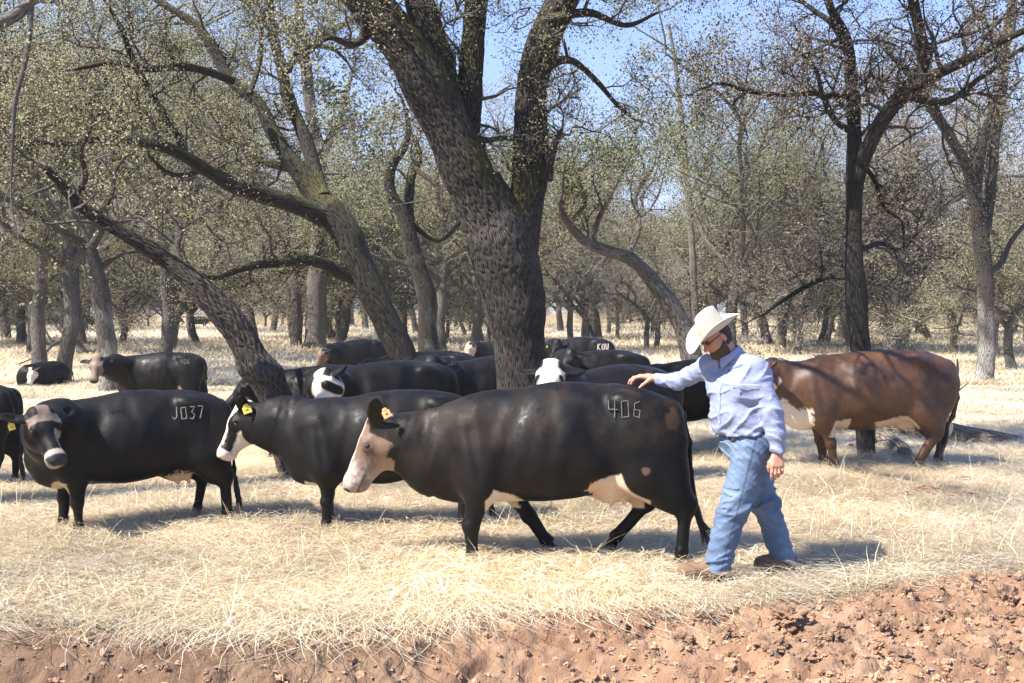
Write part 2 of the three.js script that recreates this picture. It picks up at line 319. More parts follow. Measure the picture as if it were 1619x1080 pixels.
{
  const r = rng(101), near = [], straw = [], mid = [], far = [], edge = [], tall = [];
  const tint = (x, z) => { const m = 0.90 + 0.7 * fbm(x * 0.7, z * 0.7, 8, 3) + 0.16 * (r() - 0.5) - 0.16 * sstep(-0.6, -3.2, x) * sstep(-9, -7, z), w = sstep(0.05, 0.5, fbm(x * 0.5, z * 0.5, 14, 2)); return [m, m * lerp(1, 0.93, w), m * lerp(1, 0.84, w)]; };
  const inView = (x, z) => Math.abs(x) < -z * 0.53 + 0.7;
  const feet = [[1105, 922, 0.36, 0.1], [1235, 916, 0.34, 0.25], [745, 896, 0.16, 0.3], [1077, 893, 0.16, 0.3], [865, 880, 0.14, 0.4], [956, 872, 0.14, 0.4], [515, 850, 0.16, 0.4], [130, 862, 0.18, 0.4], [105, 830, 0.16, 0.4], [300, 830, 0.18, 0.4], [350, 822, 0.18, 0.4]].map(([x, y, w, k]) => { const p = ground(x, y); return [p.x, p.z, w, k]; });
  const trod = (x, z) => { let m = 1; for (const [a, c, w, k] of feet) m = Math.min(m, k + (1 - k) * sstep(0.6 * w, 1.5 * w, Math.hypot((x - a) * 0.8, z - c))); return m; };
  const bare = (x, z) => sstep(1.4, 3.2, x) * sstep(-9.0, -7.8, z);
  for (let i = 0; i < 400000; i++) {
    const z = -(5.4 + r() * 12.6), x = (r() * 2 - 1) * (-z * 0.53 + 0.7), f = front(x, z), dens = 0.55 + 0.9 * fbm(x * 0.7, z * 0.7, 3, 3);
    if (trod(x, z) < 0.4 && r() < 0.9) continue;
    if (f > 0.06 + 0.12 * r() || r() < sstep(-12, -18, z)) continue;
    const pick = r();
    if (pick < 0.05 && r() < (0.45 + dens) * (1 - 0.4 * bare(x, z)) * sstep(0.15, -0.9, f + 0.2)) near.push([x, fieldY(x, z), z, 0.75 + 0.6 * r(), 9 * fbm(x * 0.45, z * 0.6, 61, 2) + 1.1 * (r() - 0.5), (0.65 + 0.5 * r()) * lerp(0.36, 0.46, sstep(-6.2, -12, z)) * (0.45 + 1.2 * sstep(-0.1, 0.45, fbm(x * 0.9, z * 0.9, 33, 2))) * trod(x, z), tint(x, z)]);
    else if (pick > 0.92 && r() < (1 - 0.45 * bare(x, z)) * (f > -0.12 ? 0.35 : 1)) straw.push([x, Math.max(fieldY(x, z), f > -0.3 ? bankY(x, z) : -9), z, 0.7 + 0.7 * r(), 8 * fbm(x * 0.4, z * 0.5, 71, 2) + 1.6 * (r() - 0.5), 0.8 + 0.6 * r(), tint(x, z)]);
    else if (pick > 0.5 && pick < 0.503 && trod(x, z) > 0.9) tall.push([x, fieldY(x, z), z, 0.7 + 0.5 * r(), r() * 6.28, 0.9, [1.12, 1.08, 0.92]]);
  }
  for (let i = 0; i < 60000; i++) { const t = r(), z = -(11 + Math.pow(t, 1.4) * 32), x = (r() * 2 - 1) * (-z * 0.54 + 1); const k = lerp(0.75, 1.5, sstep(-11, -26, z)); mid.push([x, fieldY(x, z), z, k * (0.8 + 0.5 * r()), r() * 6.28, (0.28 + 0.2 * r()) * (0.6 + 0.9 * sstep(-0.15, 0.45, fbm(x * 0.5, z * 0.5, 33, 2))), tint(x, z)]); }
  for (let i = 0; i < 26000; i++) { const t = r(), z = -(26 + t * t * 100), x = (r() * 2 - 1) * (-z * 0.56 + 2); far.push([x, fieldY(x, z), z, lerp(1.6, 3.2, sstep(-26, -60, z)) * (0.8 + 0.5 * r()), r() * 6.28, 0.35 + 0.25 * r(), tint(x, z)]); }
  const L = (w) => 'dry straw coloured grass ' + w;
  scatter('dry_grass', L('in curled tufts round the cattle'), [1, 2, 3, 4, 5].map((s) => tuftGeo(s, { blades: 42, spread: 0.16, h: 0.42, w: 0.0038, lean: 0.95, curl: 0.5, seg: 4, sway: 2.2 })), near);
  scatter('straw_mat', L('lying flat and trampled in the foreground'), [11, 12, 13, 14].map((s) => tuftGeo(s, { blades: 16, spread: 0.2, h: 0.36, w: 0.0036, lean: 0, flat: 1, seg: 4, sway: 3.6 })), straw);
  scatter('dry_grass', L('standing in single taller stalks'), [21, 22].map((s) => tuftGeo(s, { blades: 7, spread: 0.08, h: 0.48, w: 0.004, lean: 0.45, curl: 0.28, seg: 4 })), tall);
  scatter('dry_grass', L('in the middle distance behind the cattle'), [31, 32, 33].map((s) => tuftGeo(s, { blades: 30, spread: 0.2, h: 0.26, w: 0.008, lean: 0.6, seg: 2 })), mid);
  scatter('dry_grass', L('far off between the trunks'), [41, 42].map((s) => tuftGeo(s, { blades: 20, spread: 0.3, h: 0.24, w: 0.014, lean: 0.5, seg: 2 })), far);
}
// ---------- cattle ----------
const coatBump = (() => { // short hair: overlapping strokes that run back and down
  const t = canvasTex(512, (x, n) => { const r = rng(17); x.fillStyle = '#777'; x.fillRect(0, 0, n, n); for (let i = 0; i < 9000; i++) { const px = r() * n, py = r() * n, a = 0.35 + (r() - 0.5) * 0.9 + 0.5 * Math.sin(px / n * 6.283), l = 8 + r() * 18, s = 50 + 170 * r() | 0; x.strokeStyle = `rgba(${s},${s},${s},.6)`; x.lineWidth = 1 + r() * 1.4; for (const ox of [-n, 0, n]) for (const oy of [-n, 0, n]) { if (px + ox < -30 || px + ox > n + 30 || py + oy < -30 || py + oy > n + 30) continue; x.beginPath(); x.moveTo(px + ox, py + oy); x.lineTo(px + ox + Math.cos(a) * l, py + oy + Math.sin(a) * l); x.stroke(); } } }, false);
  return t;
})();
coatBump.repeat.set(2.2, 2.2);
const coatRough = dataTex(256, (u, v) => { const s = clamp(0.86 + 0.55 * tnoise(u, v, 7, 8) + 0.35 * tnoise(u, v, 24, 3), 0.5, 1); return [s, s, s]; });
const coatMat = new THREE.MeshPhysicalMaterial({ vertexColors: true, roughness: 0.60, specularIntensity: 0.36, sheen: 0.14, sheenRoughness: 0.5, sheenColor: new THREE.Color(0.50, 0.58, 0.78), roughnessMap: coatRough, bumpMap: coatBump, bumpScale: 0.0024 });
const eyeMat = std({ color: new THREE.Color(0.012, 0.009, 0.007), roughness: 0.12 });
const brandMat = std({ color: new THREE.Color(0.13, 0.12, 0.112), roughness: 0.9 });
const tagYellow = std({ color: new THREE.Color(0.72, 0.50, 0.06), roughness: 0.5 }), tagOrange = std({ color: new THREE.Color(0.72, 0.44, 0.16), roughness: 0.5 }), tagGreen = std({ color: new THREE.Color(0.62, 0.66, 0.05), roughness: 0.5 });
const hairMat = std({ color: new THREE.Color(0.012, 0.011, 0.011), roughness: 0.6 });
// torso: x, top, bottom, half-width
const TORSO = [[-0.985, 1.02, 0.86, 0.05], [-0.95, 1.13, 0.74, 0.13], [-0.88, 1.20, 0.66, 0.20], [-0.76, 1.25, 0.60, 0.255], [-0.58, 1.285, 0.60, 0.285], [-0.38, 1.30, 0.52, 0.315], [-0.12, 1.305, 0.45, 0.35], [0.12, 1.28, 0.435, 0.35], [0.32, 1.245, 0.45, 0.32], [0.48, 1.225, 0.46, 0.28], [0.62, 1.185, 0.43, 0.235], [0.74, 1.12, 0.45, 0.175], [0.83, 1.02, 0.52, 0.09], [0.88, 0.93, 0.64, 0.02]];
function torso(T, k) {
  const N = 96, x0 = T[0][0] - 0.05, x1 = T[T.length - 1][0] + 0.05, tab = [];
  for (let i = 0; i <= N; i++) {
    const x = clamp(lerp(x0, x1, i / N), T[0][0], T[T.length - 1][0]); let j = 0; while (j < T.length - 2 && x > T[j + 1][0]) j++;
    const t = (x - T[j][0]) / (T[j + 1][0] - T[j][0]), A = T[Math.max(0, j - 1)], B = T[j], C = T[j + 1], D = T[Math.min(T.length - 1, j + 2)];
    const cr = (q) => { const m = (C[q] - A[q]) / (C[0] - A[0]) * (C[0] - B[0]), n = (D[q] - B[q]) / (D[0] - B[0]) * (C[0] - B[0]), t2 = t * t, t3 = t2 * t; return B[q] * (2 * t3 - 3 * t2 + 1) + m * (t3 - 2 * t2 + t) + C[q] * (-2 * t3 + 3 * t2) + n * (t3 - t2); };
    tab.push([cr(1), cr(2), cr(3)]);
  }
  return { k, f(x, y, z) {
    const q = clamp((x - x0) / (x1 - x0)) * N, i = Math.min(N - 1, Math.floor(q)), t = q - i, a = tab[i], b = tab[i + 1];
    const top = lerp(a[0], b[0], t), bot = lerp(a[1], b[1], t), w = lerp(a[2], b[2], t), h = (top - bot) / 2, yc = bot + h * 0.92;
    const hy = y > yc ? top - yc : yc - bot, v = (y - yc) / hy, vv = Math.min(v * v, 1.6), ww = w * (v > 0 ? 1 - 0.16 * vv : 1 - 0.05 * vv), u = z / ww;
    const r = Math.pow(Math.pow(Math.abs(u), 2.25) + Math.pow(Math.abs(v), 2.25), 1 / 2.25), g = Math.hypot(u / ww, v / hy) / Math.max(r, 0.2);
    let d = r < 0.2 ? (r - 1) * Math.min(h, w) : (r - 1) / Math.max(g, 1e-3);
    d = Math.max(d, -0.3) * 0.9;
    const over = Math.max(x0 + 0.05 - x, x - x1 + 0.05, 0);
    return over > 0 ? Math.max(d, -0.02) + over * 1.2 : d;
  } };
}
const rump = (x) => (x < -0.5 ? -0.5 + (x + 0.5) * 0.87 : x);
for (const t of TORSO) t[0] = rump(t[0]);
const BLACK = [0.0042, 0.0040, 0.0044], BROWN = [0.030, 0.019, 0.012], WHITE = [0.62, 0.55, 0.47], PINK = [0.50, 0.33, 0.25], TAN = [0.22, 0.135, 0.085], HOOF = [0.035, 0.028, 0.024];
const STAND = {
  fl: [[0.50, 0.84, 0.15], [0.47, 0.58, 0.20], [0.50, 0.32, 0.18], [0.495, 0.10, 0.18], [0.53, 0.0, 0.18]],
  fr: [[0.50, 0.84, -0.15], [0.47, 0.58, -0.20], [0.53, 0.32, -0.17], [0.55, 0.10, -0.17], [0.585, 0.0, -0.17]],
  hl: [[-0.74, 0.95, 0.14], [-0.64, 0.66, 0.20], [-0.87, 0.41, 0.19], [-0.845, 0.11, 0.19], [-0.81, 0.0, 0.19]],
  hr: [[-0.74, 0.95, -0.14], [-0.62, 0.66, -0.20], [-0.82, 0.41, -0.19], [-0.77, 0.11, -0.19], [-0.735, 0.0, -0.19]],
};
const hoof = ([x, y, z]) => [-1, 1].map((s) => cap([x - 0.025, y + 0.03, z + s * 0.024], [x + 0.035, y + 0.012, z + s * 0.020], 0.036, 0.026, 0.008));
const flatLeg = (p, r, k, s) => p.slice(0, -1).map((a, i) => cap(a, p[i + 1], r[i], r[i + 1], k[i], s));
function headPrims(ear, e0) { // head frame: x to the muzzle, y out of the forehead, z sideways, poll at 0
  const P = [
    cap([0.03, -0.085, 0], [0.15, -0.095, 0], 0.096, 0.10, 0.04), cap([0.0, -0.035, -0.03], [0.0, -0.035, 0.03], 0.05, 0.05, 0.05),
    cap([0.155, -0.062, -0.068], [0.155, -0.062, 0.068], 0.052, 0.052, 0.05), cap([0.15, -0.075, 0], [0.41, -0.064, 0], 0.082, 0.060, 0.04, 0.92),
    cap([0.435, -0.068, -0.027], [0.435, -0.068, 0.027], 0.059, 0.059, 0.045), cap([0.11, -0.20, 0], [0.40, -0.118, 0], 0.09, 0.042, 0.07, 0.70),
    cap([0.13, -0.17, -0.045], [0.13, -0.17, 0.045], 0.07, 0.07, 0.06), ball([0.425, -0.125, 0], 0.042, 0.04),
  ];
  for (const s of [-1, 1]) {
    P.push(ball([0.168, -0.062, s * 0.098], 0.032, 0.02), ball([0.150, -0.042, s * 0.092], 0.026, 0.025), ball([0.472, -0.050, s * 0.036], 0.027, 0.02));
    const d = V(...ear).normalize(); d.z *= s; const c = [0.05 + d.x * 0.135, -0.075 + d.y * 0.135, s * 0.075 + d.z * 0.135], w = [e0[0], e0[1], e0[2] * s];
    P.push(ellip(c, [d.x, d.y, d.z], w, [0.122, 0.060, 0.020], 0.03));
    const nrm = V(d.x, d.y, d.z).cross(V(...w)).normalize(); if (nrm.x + nrm.y < 0) nrm.negate();
    P.push(dig(ellip([c[0] + nrm.x * 0.022 + d.x * 0.012, c[1] + nrm.y * 0.022 + d.y * 0.012, c[2] + nrm.z * 0.022 + d.z * 0.012], [d.x, d.y, d.z], w, [0.085, 0.036, 0.020], 0.012)));
    P.push(dig(ellip([0.497, -0.050, s * 0.046], [0.6, 0.4, s * 0.6], [0.4, -0.6, 0], [0.024, 0.014, 0.024], 0.010)));
    P.push(dig(ellip([0.168, -0.060, s * 0.128], [1, 0.25, 0], [0, 1, 0], [0.026, 0.014, 0.010], 0.012)));
    P.push(dig(cap([0.36, -0.128, s * 0.062], [0.485, -0.118, s * 0.03], 0.006, 0.006, 0.016)));
  }
  return P;
}
const strokes = { // brand characters on a 0.6 x 1 field
  4: [[[0, 0.95], [0.02, 0.45], [0.62, 0.45]], [[0.42, 1], [0.42, 0]]], 0: [[[0.1, 0], [0.05, 0.9], [0.5, 0.95], [0.55, 0.05], [0.1, 0]]], 6: [[[0.5, 0.9], [0.12, 0.75], [0.08, 0.1], [0.45, 0], [0.5, 0.4], [0.1, 0.45]]],
  J: [[[0.45, 1], [0.45, 0.2], [0.2, 0], [0, 0.2]]], 3: [[[0.05, 1], [0.5, 0.95], [0.25, 0.55], [0.52, 0.3], [0.35, 0], [0, 0.05]]], 7: [[[0, 1], [0.55, 1], [0.2, 0]]],
  K: [[[0, 1], [0, 0]], [[0.5, 1], [0, 0.5], [0.5, 0]]], O: [[[0.05, 0.1], [0.05, 0.85], [0.45, 0.95], [0.5, 0.1], [0.05, 0.1]]], U: [[[0, 1], [0.05, 0.1], [0.4, 0.05], [0.5, 1]]], 5: [[[0.5, 1], [0.05, 1], [0.05, 0.55], [0.5, 0.5], [0.45, 0], [0, 0.05]]],
};
const noFace = () => null;
function makeCow(o) {
  const { name = 'cow', label, pos, turn, scale = 1, cell = 0.017, legs = STAND, neck = [[0.56, 0.83, 0, 0.345], [0.85, 0.86, 0, 0.265], [1.10, 0.93, 0, 0.175]], poll = [1.28, 1.06, 0], face = [0.5, -0.85, 0], roll = 0, ear = [-0.22, -0.18, 0.95], earW = [1, 0.2, 0], coat, tail, brands, tags = [], lying } = o;
  const root = thing('cow', label, 'cow', pos, turn, o.group); root.scale.setScalar(scale);
  const X = V(...face).normalize(), Z0 = V(0, 0, 1), Y = Z0.clone().addScaledVector(X, -Z0.dot(X)); // sideways axis first
  let Zh = o.side ? V(...o.side) : Math.abs(X.z) > 0.5 ? V(-X.z, 0, X.x).normalize() : Y.normalize(); Zh.addScaledVector(X, -Zh.dot(X)).normalize();
  const Yh = Zh.clone().cross(X).normalize(); if (Yh.y < 0 && X.y > -0.95) { Yh.negate(); Zh.negate(); }
  const hs = o.headScale || 1.08, Hm = new THREE.Matrix4().makeBasis(X.clone().multiplyScalar(hs), Yh.multiplyScalar(hs), Zh.multiplyScalar(hs)).setPosition(...poll), Hi = Hm.clone().invert();
  const body = [torso(o.torso || TORSO, 0.02)];
  for (const s of [-1, 1]) {
    body.push(cap([0.58, 0.98, s * 0.155], [0.52, 0.66, s * 0.19], 0.12, 0.12, 0.12, 0.8));   // shoulder
    body.push(ellip([-0.53, 1.175, s * 0.215], [1, 0.25, 0], [0, 0, 1], [0.10, 0.055, 0.05], 0.10)); // hook bone
    body.push(ball([-0.86, 1.115, s * 0.11], 0.05, 0.05));                                      // pin bone
  }
  const nk = neck.map((p) => [p.slice(0, 3), p[3]]);
  for (let i = 0; i + 1 < nk.length; i++) body.push(cap(nk[i][0], nk[i + 1][0], nk[i][1], nk[i + 1][1], 0.10, i ? 0.66 : 0.55));
  const join = V(0.075, -0.10, 0).applyMatrix4(Hm); body.push(cap(nk[nk.length - 1][0], [join.x, join.y, join.z], nk[nk.length - 1][1], 0.115, 0.08, 0.8));
  if (!lying) {
    for (const q of ['fl', 'fr']) body.push(...flatLeg(legs[q], [0.135, 0.104, 0.054, 0.039, 0.044], [0.09, 0.06, 0.03, 0.02], 0.86), ball(legs[q][2].map((v, i) => v + [0.008, -0.005, 0][i]), 0.056, 0.02), ball(legs[q][3], 0.045, 0.02), cap(legs[q][3].map((v, i) => v + [-0.035, 0.005, -0.016][i]), legs[q][3].map((v, i) => v + [-0.035, 0.005, 0.016][i]), 0.014, 0.014, 0.012), ...hoof(legs[q][4]));
    for (const q of ['hl', 'hr']) {
      const [T, S, Hk, F, Hf] = legs[q];
      body.push(cap([rump(T[0]) + 0.01, T[1], T[2]], S, 0.225, 0.145, 0.12, 0.62), cap([-0.765, 0.93, T[2]], [lerp(S[0], Hk[0], 0.55), lerp(S[1], Hk[1], 0.45), S[2]], 0.17, 0.12, 0.10, 0.6), cap([Math.min(-0.74, Hk[0] + 0.16), 0.82, T[2]], [Hk[0] + 0.035, Hk[1] + 0.08, Hk[2]], 0.15, 0.052, 0.10, 0.62), cap(S, Hk, 0.132, 0.058, 0.08, 0.72), cap(Hk, F, 0.056, 0.042, 0.03, 0.85), ball(F, 0.047, 0.02), cap(F, Hf, 0.042, 0.044, 0.02), ball([Hk[0] - 0.034, Hk[1] + 0.045, Hk[2]], 0.036, 0.04), ball([Hk[0] + 0.01, Hk[1] - 0.02, Hk[2]], 0.055, 0.03), ...hoof(Hf));
    }
    body.push(ellip([-0.47, 0.53, 0], [1, -0.12, 0], [0, 0, 1], [0.17, 0.12, 0.11], 0.08)); // udder
    for (const s of [-1, 1]) for (const e of [0, 0.10]) body.push(cap([-0.44 - e, 0.45, s * 0.06], [-0.44 - e, 0.405, s * 0.065], 0.018, 0.012, 0.03));
  } else body.push(...lying);
  const tl = tail || [[-0.87, 1.15, 0], [-0.955, 1.04, 0], [-0.985, 0.75, 0], [-0.985, 0.50, 0], [-1.0, 0.38, 0]];
  for (let i = 0; i + 1 < tl.length; i++) body.push(cap(tl[i], tl[i + 1], i ? 0.028 - 0.003 * i : 0.04, 0.025 - 0.003 * i, 0.03));
  if (o.extra) body.push(...o.extra);
  const head = headPrims(ear, earW).map((p) => framed(p, Hm, hs)); head[0].k = 0.07;
  const all = body.concat(head);
  const ty = Math.min(poll[1] - 0.6, -0.03);
  const lo = [-1.15, -0.03, -0.5], hi = [1.0, 1.42, 0.5], hc = V(0.24, -0.08, 0).applyMatrix4(Hm);
  for (let c = 0; c < 3; c++) { const v = [hc.x, hc.y, hc.z][c]; lo[c] = Math.min(lo[c], v - 0.36); hi[c] = Math.max(hi[c], v + 0.36); } lo[1] = Math.max(lo[1], -0.03);
  const sd = o.seed || 1;
  const muscle = (x, y, z) => 0.014 * Math.exp(-(((x + 0.36) / 0.12) ** 2) - (((y - 1.10) / 0.09) ** 2)) + 0.010 * Math.exp(-(((x + 0.70) / 0.05) ** 2)) * sstep(0.7, 0.85, y) * sstep(1.15, 1.0, y) + 0.012 * Math.exp(-(((x - 0.56 - 0.2 * (y - 0.9)) / 0.035) ** 2)) * sstep(0.55, 0.75, y) * sstep(1.1, 0.95, y) + -0.012 * Math.exp(-(((x - 0.33 + 0.25 * (y - 0.8)) / 0.06) ** 2)) * -1 * sstep(0.45, 0.7, y) * sstep(1.2, 1.0, y) + 0.014 * Math.exp(-(((x + 0.44 - 0.5 * (y - 0.7)) / 0.09) ** 2)) * sstep(0.5, 0.7, y) * sstep(1.2, 1.0, y) + 0.002 * Math.sin(x * 42 + y * 9) * sstep(0.30, 0.1, x) * sstep(-0.45, -0.25, x) * sstep(0.5, 0.7, y) * sstep(1.15, 0.95, y) + 0.006 * noise(x * 7, y * 5, z * 5 + sd) + 0.014 * noise(x * 3.1, y * 3.1 + sd, z * 2) + 0.0035 * noise(x * 11, y * 6, z * 6 + sd) * sstep(0.4, 0.9, y) + 0.005 * noise(x * 20 + y * 6, y * 3.5, z * 3 + sd) * sstep(0.62, 0.85, x) * sstep(1.15, 1.0, x);
  const geo = mesher(all, lo, hi, cell, null, muscle), q = V();
  const hp = head.filter((p) => !p.sub), bp = body;
  const J = [[0, 0, 0], [0.005, 0.002, 0.002], [-0.004, 0.004, -0.002], [0.002, -0.005, 0.003], [-0.003, -0.003, -0.003]];
  finish(geo, (x, y, z) => { const s = [0, 0, 0]; for (const j of J) { const k = hue(x + j[0], y + j[1], z + j[2]); s[0] += k[0]; s[1] += k[1]; s[2] += k[2]; } return s.map((v) => v / J.length); }, null, null);
  function hue(x, y, z) {
    q.set(x, y, z).applyMatrix4(Hi); let c = null;
    const n = fbm(x * 5, y * 5, z * 5 + sd, 3) + 0.28 * noise(x * 55, y * 28, z * 55) + 0.16 * noise(x * 120, y * 70, z * 120);
    if (q.x > -0.13 && q.x < 0.6 && Math.abs(q.y) < 0.36 && Math.abs(q.z) < 0.34) {
      const dh = field(hp, x, y, z), db = field(bp, x, y, z); if (dh < db + 0.03 && !(Math.abs(q.z) > 0.128 && q.x < 0.2)) c = coat.face ? coat.face(q, n, x, y, z) : null;
      if (!c && q.x > 0.465 && dh < db) c = [0.018, 0.014, 0.013];
    }
    if (!c && coat.patch) c = coat.patch(x, y, z, n);
    if (!c && y < 0.055 && !lying) c = HOOF;
    return c || coat.base(x, y, z, n);
  }
  part('body', geo, o.mat || coatMat, root);
  for (const s of [-1, 1]) { const e = part('eye', new THREE.SphereGeometry(0.021, 14, 10), eyeMat, root); e.position.set(0.168, -0.062, s * 0.108).applyMatrix4(Hm); e.quaternion.setFromRotationMatrix(Hm); }
  // switch of the tail: hanging strands
  const end = V(...tl[tl.length - 1]), g = new GB(), r = rng(sd + 40), sw = o.sweep || [-0.04, -0.26, 0];
  for (let i = 0; i < 46; i++) {
    const c = new THREE.CatmullRomCurve3([end.clone().add(V((r() - .5) * .03, .04, (r() - .5) * .03)), end.clone().add(V(sw[0] * .4 + (r() - .5) * .05, sw[1] * .5, sw[2] * .4 + (r() - .5) * .05)), end.clone().add(V(sw[0] * (0.6 + 0.8 * r()) + (r() - .5) * .06, sw[1] * (0.75 + .4 * r()), sw[2] + (r() - .5) * .06))]);
    tube(g, c.getPoints(5), [0.006, 0.006, 0.0055, 0.005, 0.004, 0.001], 4, () => [0.012, 0.011, 0.011]);
  }
  part('tail_switch', g.build(), hairMat, root);
  const surf = (x, y, s) => { let z = s * 0.6; for (let i = 0; i < 60; i++) { const d = field(all, x, y, z); if (d < 0.0008) break; z -= s * Math.max(d * 0.6, 0.0015); if (z * s < 0) break; } return z; };
  if (brands) { // [text, x, y, height, side, along]
    const [txt, bx, by, h, s, dir] = brands, b = new GB();
    [...txt].forEach((ch, i) => { for (const line of strokes[ch] || []) {
      const pts = []; for (let j = 0; j + 1 < line.length; j++) for (let t = 0; t < 6; t++) pts.push([lerp(line[j][0], line[j + 1][0], t / 6), lerp(line[j][1], line[j + 1][1], t / 6)]); pts.push(line[line.length - 1]);
      const w = pts.map(([u, v], j) => { const x = bx + dir * (i * 0.82 + u) * h * 0.82 + 0.003 * noise(j * 0.5, i), y = by + v * h + 0.004 * noise(j * 0.7, i + 9); return V(x, y, surf(x, y, s) + s * 0.0030); });
      tube(b, w, w.map((_, j) => (o.stroke || 0.0034) + 0.0018 * noise(j, i * 3)), 6, () => [1, 1, 1]);
    } });
    part('brand_mark', b.build(), o.brandMat || brandMat, root);
  }
  for (const [s, mat, w, hh, off] of tags) { // an ear tag hangs from the ear
    const d = V(...ear).normalize(); d.z *= s; const p = V(0.05 + d.x * 0.16 + 0.012, -0.09 + d.y * 0.16, s * 0.075 + d.z * 0.16).applyMatrix4(Hm);
    const sh = new THREE.Shape(); sh.moveTo(-w * 0.22, 0); sh.lineTo(w * 0.22, 0); sh.lineTo(w * 0.3, -hh * 0.25); sh.lineTo(w / 2, -hh * 0.32); sh.lineTo(w / 2, -hh); sh.lineTo(-w / 2, -hh); sh.lineTo(-w / 2, -hh * 0.32); sh.lineTo(-w * 0.3, -hh * 0.25); sh.closePath();
    const t = part('ear_tag', new THREE.ExtrudeGeometry(sh, { depth: 0.003, bevelEnabled: true, bevelSize: 0.002, bevelThickness: 0.001, bevelSegments: 1 }), mat, root);
    t.position.copy(p).add(V(...(off || [0, 0, 0]))); t.rotation.set(0.2, o.tagTurn ?? 0, o.tagTilt ?? 0.3);
    const rv = part('tag_print', new THREE.BoxGeometry(w * 0.34, hh * 0.10, 0.002), hairMat, t); rv.position.set(0, -hh * 0.62, 0.0055);
    const st = part('tag_stud', new THREE.CylinderGeometry(0.007, 0.007, 0.012, 10), mat, t); st.rotation.x = Math.PI / 2; st.position.set(0, -0.005, 0.002);
  }
  root.userData.surf = undefined;
  return { root, surf: (x, y, s) => surf(x, y, s), top: (x) => { let y = 1.6; for (let i = 0; i < 80; i++) { const d = field(all, x, y, 0); if (d < 0.001) break; y -= Math.max(d * 0.6, 0.002); } return y; }, Hm };
}
// tube along points with a radius at each, added to a GB
function tube(g, pts, rad, sides, color, opt = {}) {
  const n = pts.length, T = pts.map((p, i) => pts[Math.min(n - 1, i + 1)].clone().sub(pts[Math.max(0, i - 1)]).normalize());
  let N = Math.abs(T[0].y) < 0.9 ? V(0, 1, 0) : V(1, 0, 0); N.addScaledVector(T[0], -N.dot(T[0])).normalize();
  let v = opt.v0 || 0; const us = opt.us || 1, vs = opt.vs || 1, rows = [];
  for (let i = 0; i < n; i++) {
    N.addScaledVector(T[i], -N.dot(T[i])).normalize(); const B = T[i].clone().cross(N), row = []; if (i) v += pts[i].distanceTo(pts[i - 1]) * vs;
    for (let s = 0; s <= sides; s++) {
      const a = (s % sides) / sides * 6.28318, ca = Math.cos(a), sa = Math.sin(a), nx = N.x * ca + B.x * sa, ny = N.y * ca + B.y * sa, nz = N.z * ca + B.z * sa;
      const r = rad[i] + (opt.push ? opt.push(pts[i].x + nx * rad[i], pts[i].y + ny * rad[i], pts[i].z + nz * rad[i], s / sides * us, v, rad[i]) : 0);
      const x = pts[i].x + nx * r, y = pts[i].y + ny * r, z = pts[i].z + nz * r;
      row.push(g.v(x, y, z, nx, ny, nz, s / sides * us, v, color(x, y, z, nx, ny, nz, rad[i])));
    }
    rows.push(row);
  }
  for (let i = 0; i + 1 < n; i++) for (let s = 0; s < sides; s++) { const a = rows[i][s], b = rows[i][s + 1], c = rows[i + 1][s], d = rows[i + 1][s + 1]; g.tri(a, b, c); g.tri(b, d, c); }
  if (opt.capEnd) { const e = pts[0], k = g.v(e.x, e.y, e.z, -T[0].x, -T[0].y, -T[0].z, 0, 0, color(e.x, e.y, e.z, -T[0].x, -T[0].y, -T[0].z, rad[0])); for (let s = 0; s < sides; s++) g.tri(rows[0][s + 1], rows[0][s], k); }
  if (opt.capEnd) { const e = pts[n - 1], k = g.v(e.x, e.y, e.z, T[n - 1].x, T[n - 1].y, T[n - 1].z, 0, v, color(e.x, e.y, e.z, T[n - 1].x, T[n - 1].y, T[n - 1].z, rad[n - 1])); for (let s = 0; s < sides; s++) g.tri(rows[n - 1][s], rows[n - 1][s + 1], k); }
}
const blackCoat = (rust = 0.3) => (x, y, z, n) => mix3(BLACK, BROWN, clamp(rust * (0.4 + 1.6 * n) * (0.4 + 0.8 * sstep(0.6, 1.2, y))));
const belly = (x0, x1, y1, c = WHITE) => (x, y, z, n) => (x > x0 + n * 0.12 && x < x1 + n * 0.12 && y < y1 + n * 0.12 - 0.35 * Math.max(0, Math.abs(z) - 0.2) && y > 0.36 && Math.abs(z) < 0.26 ? mix3(c, PINK, clamp(0.35 + n)) : null);

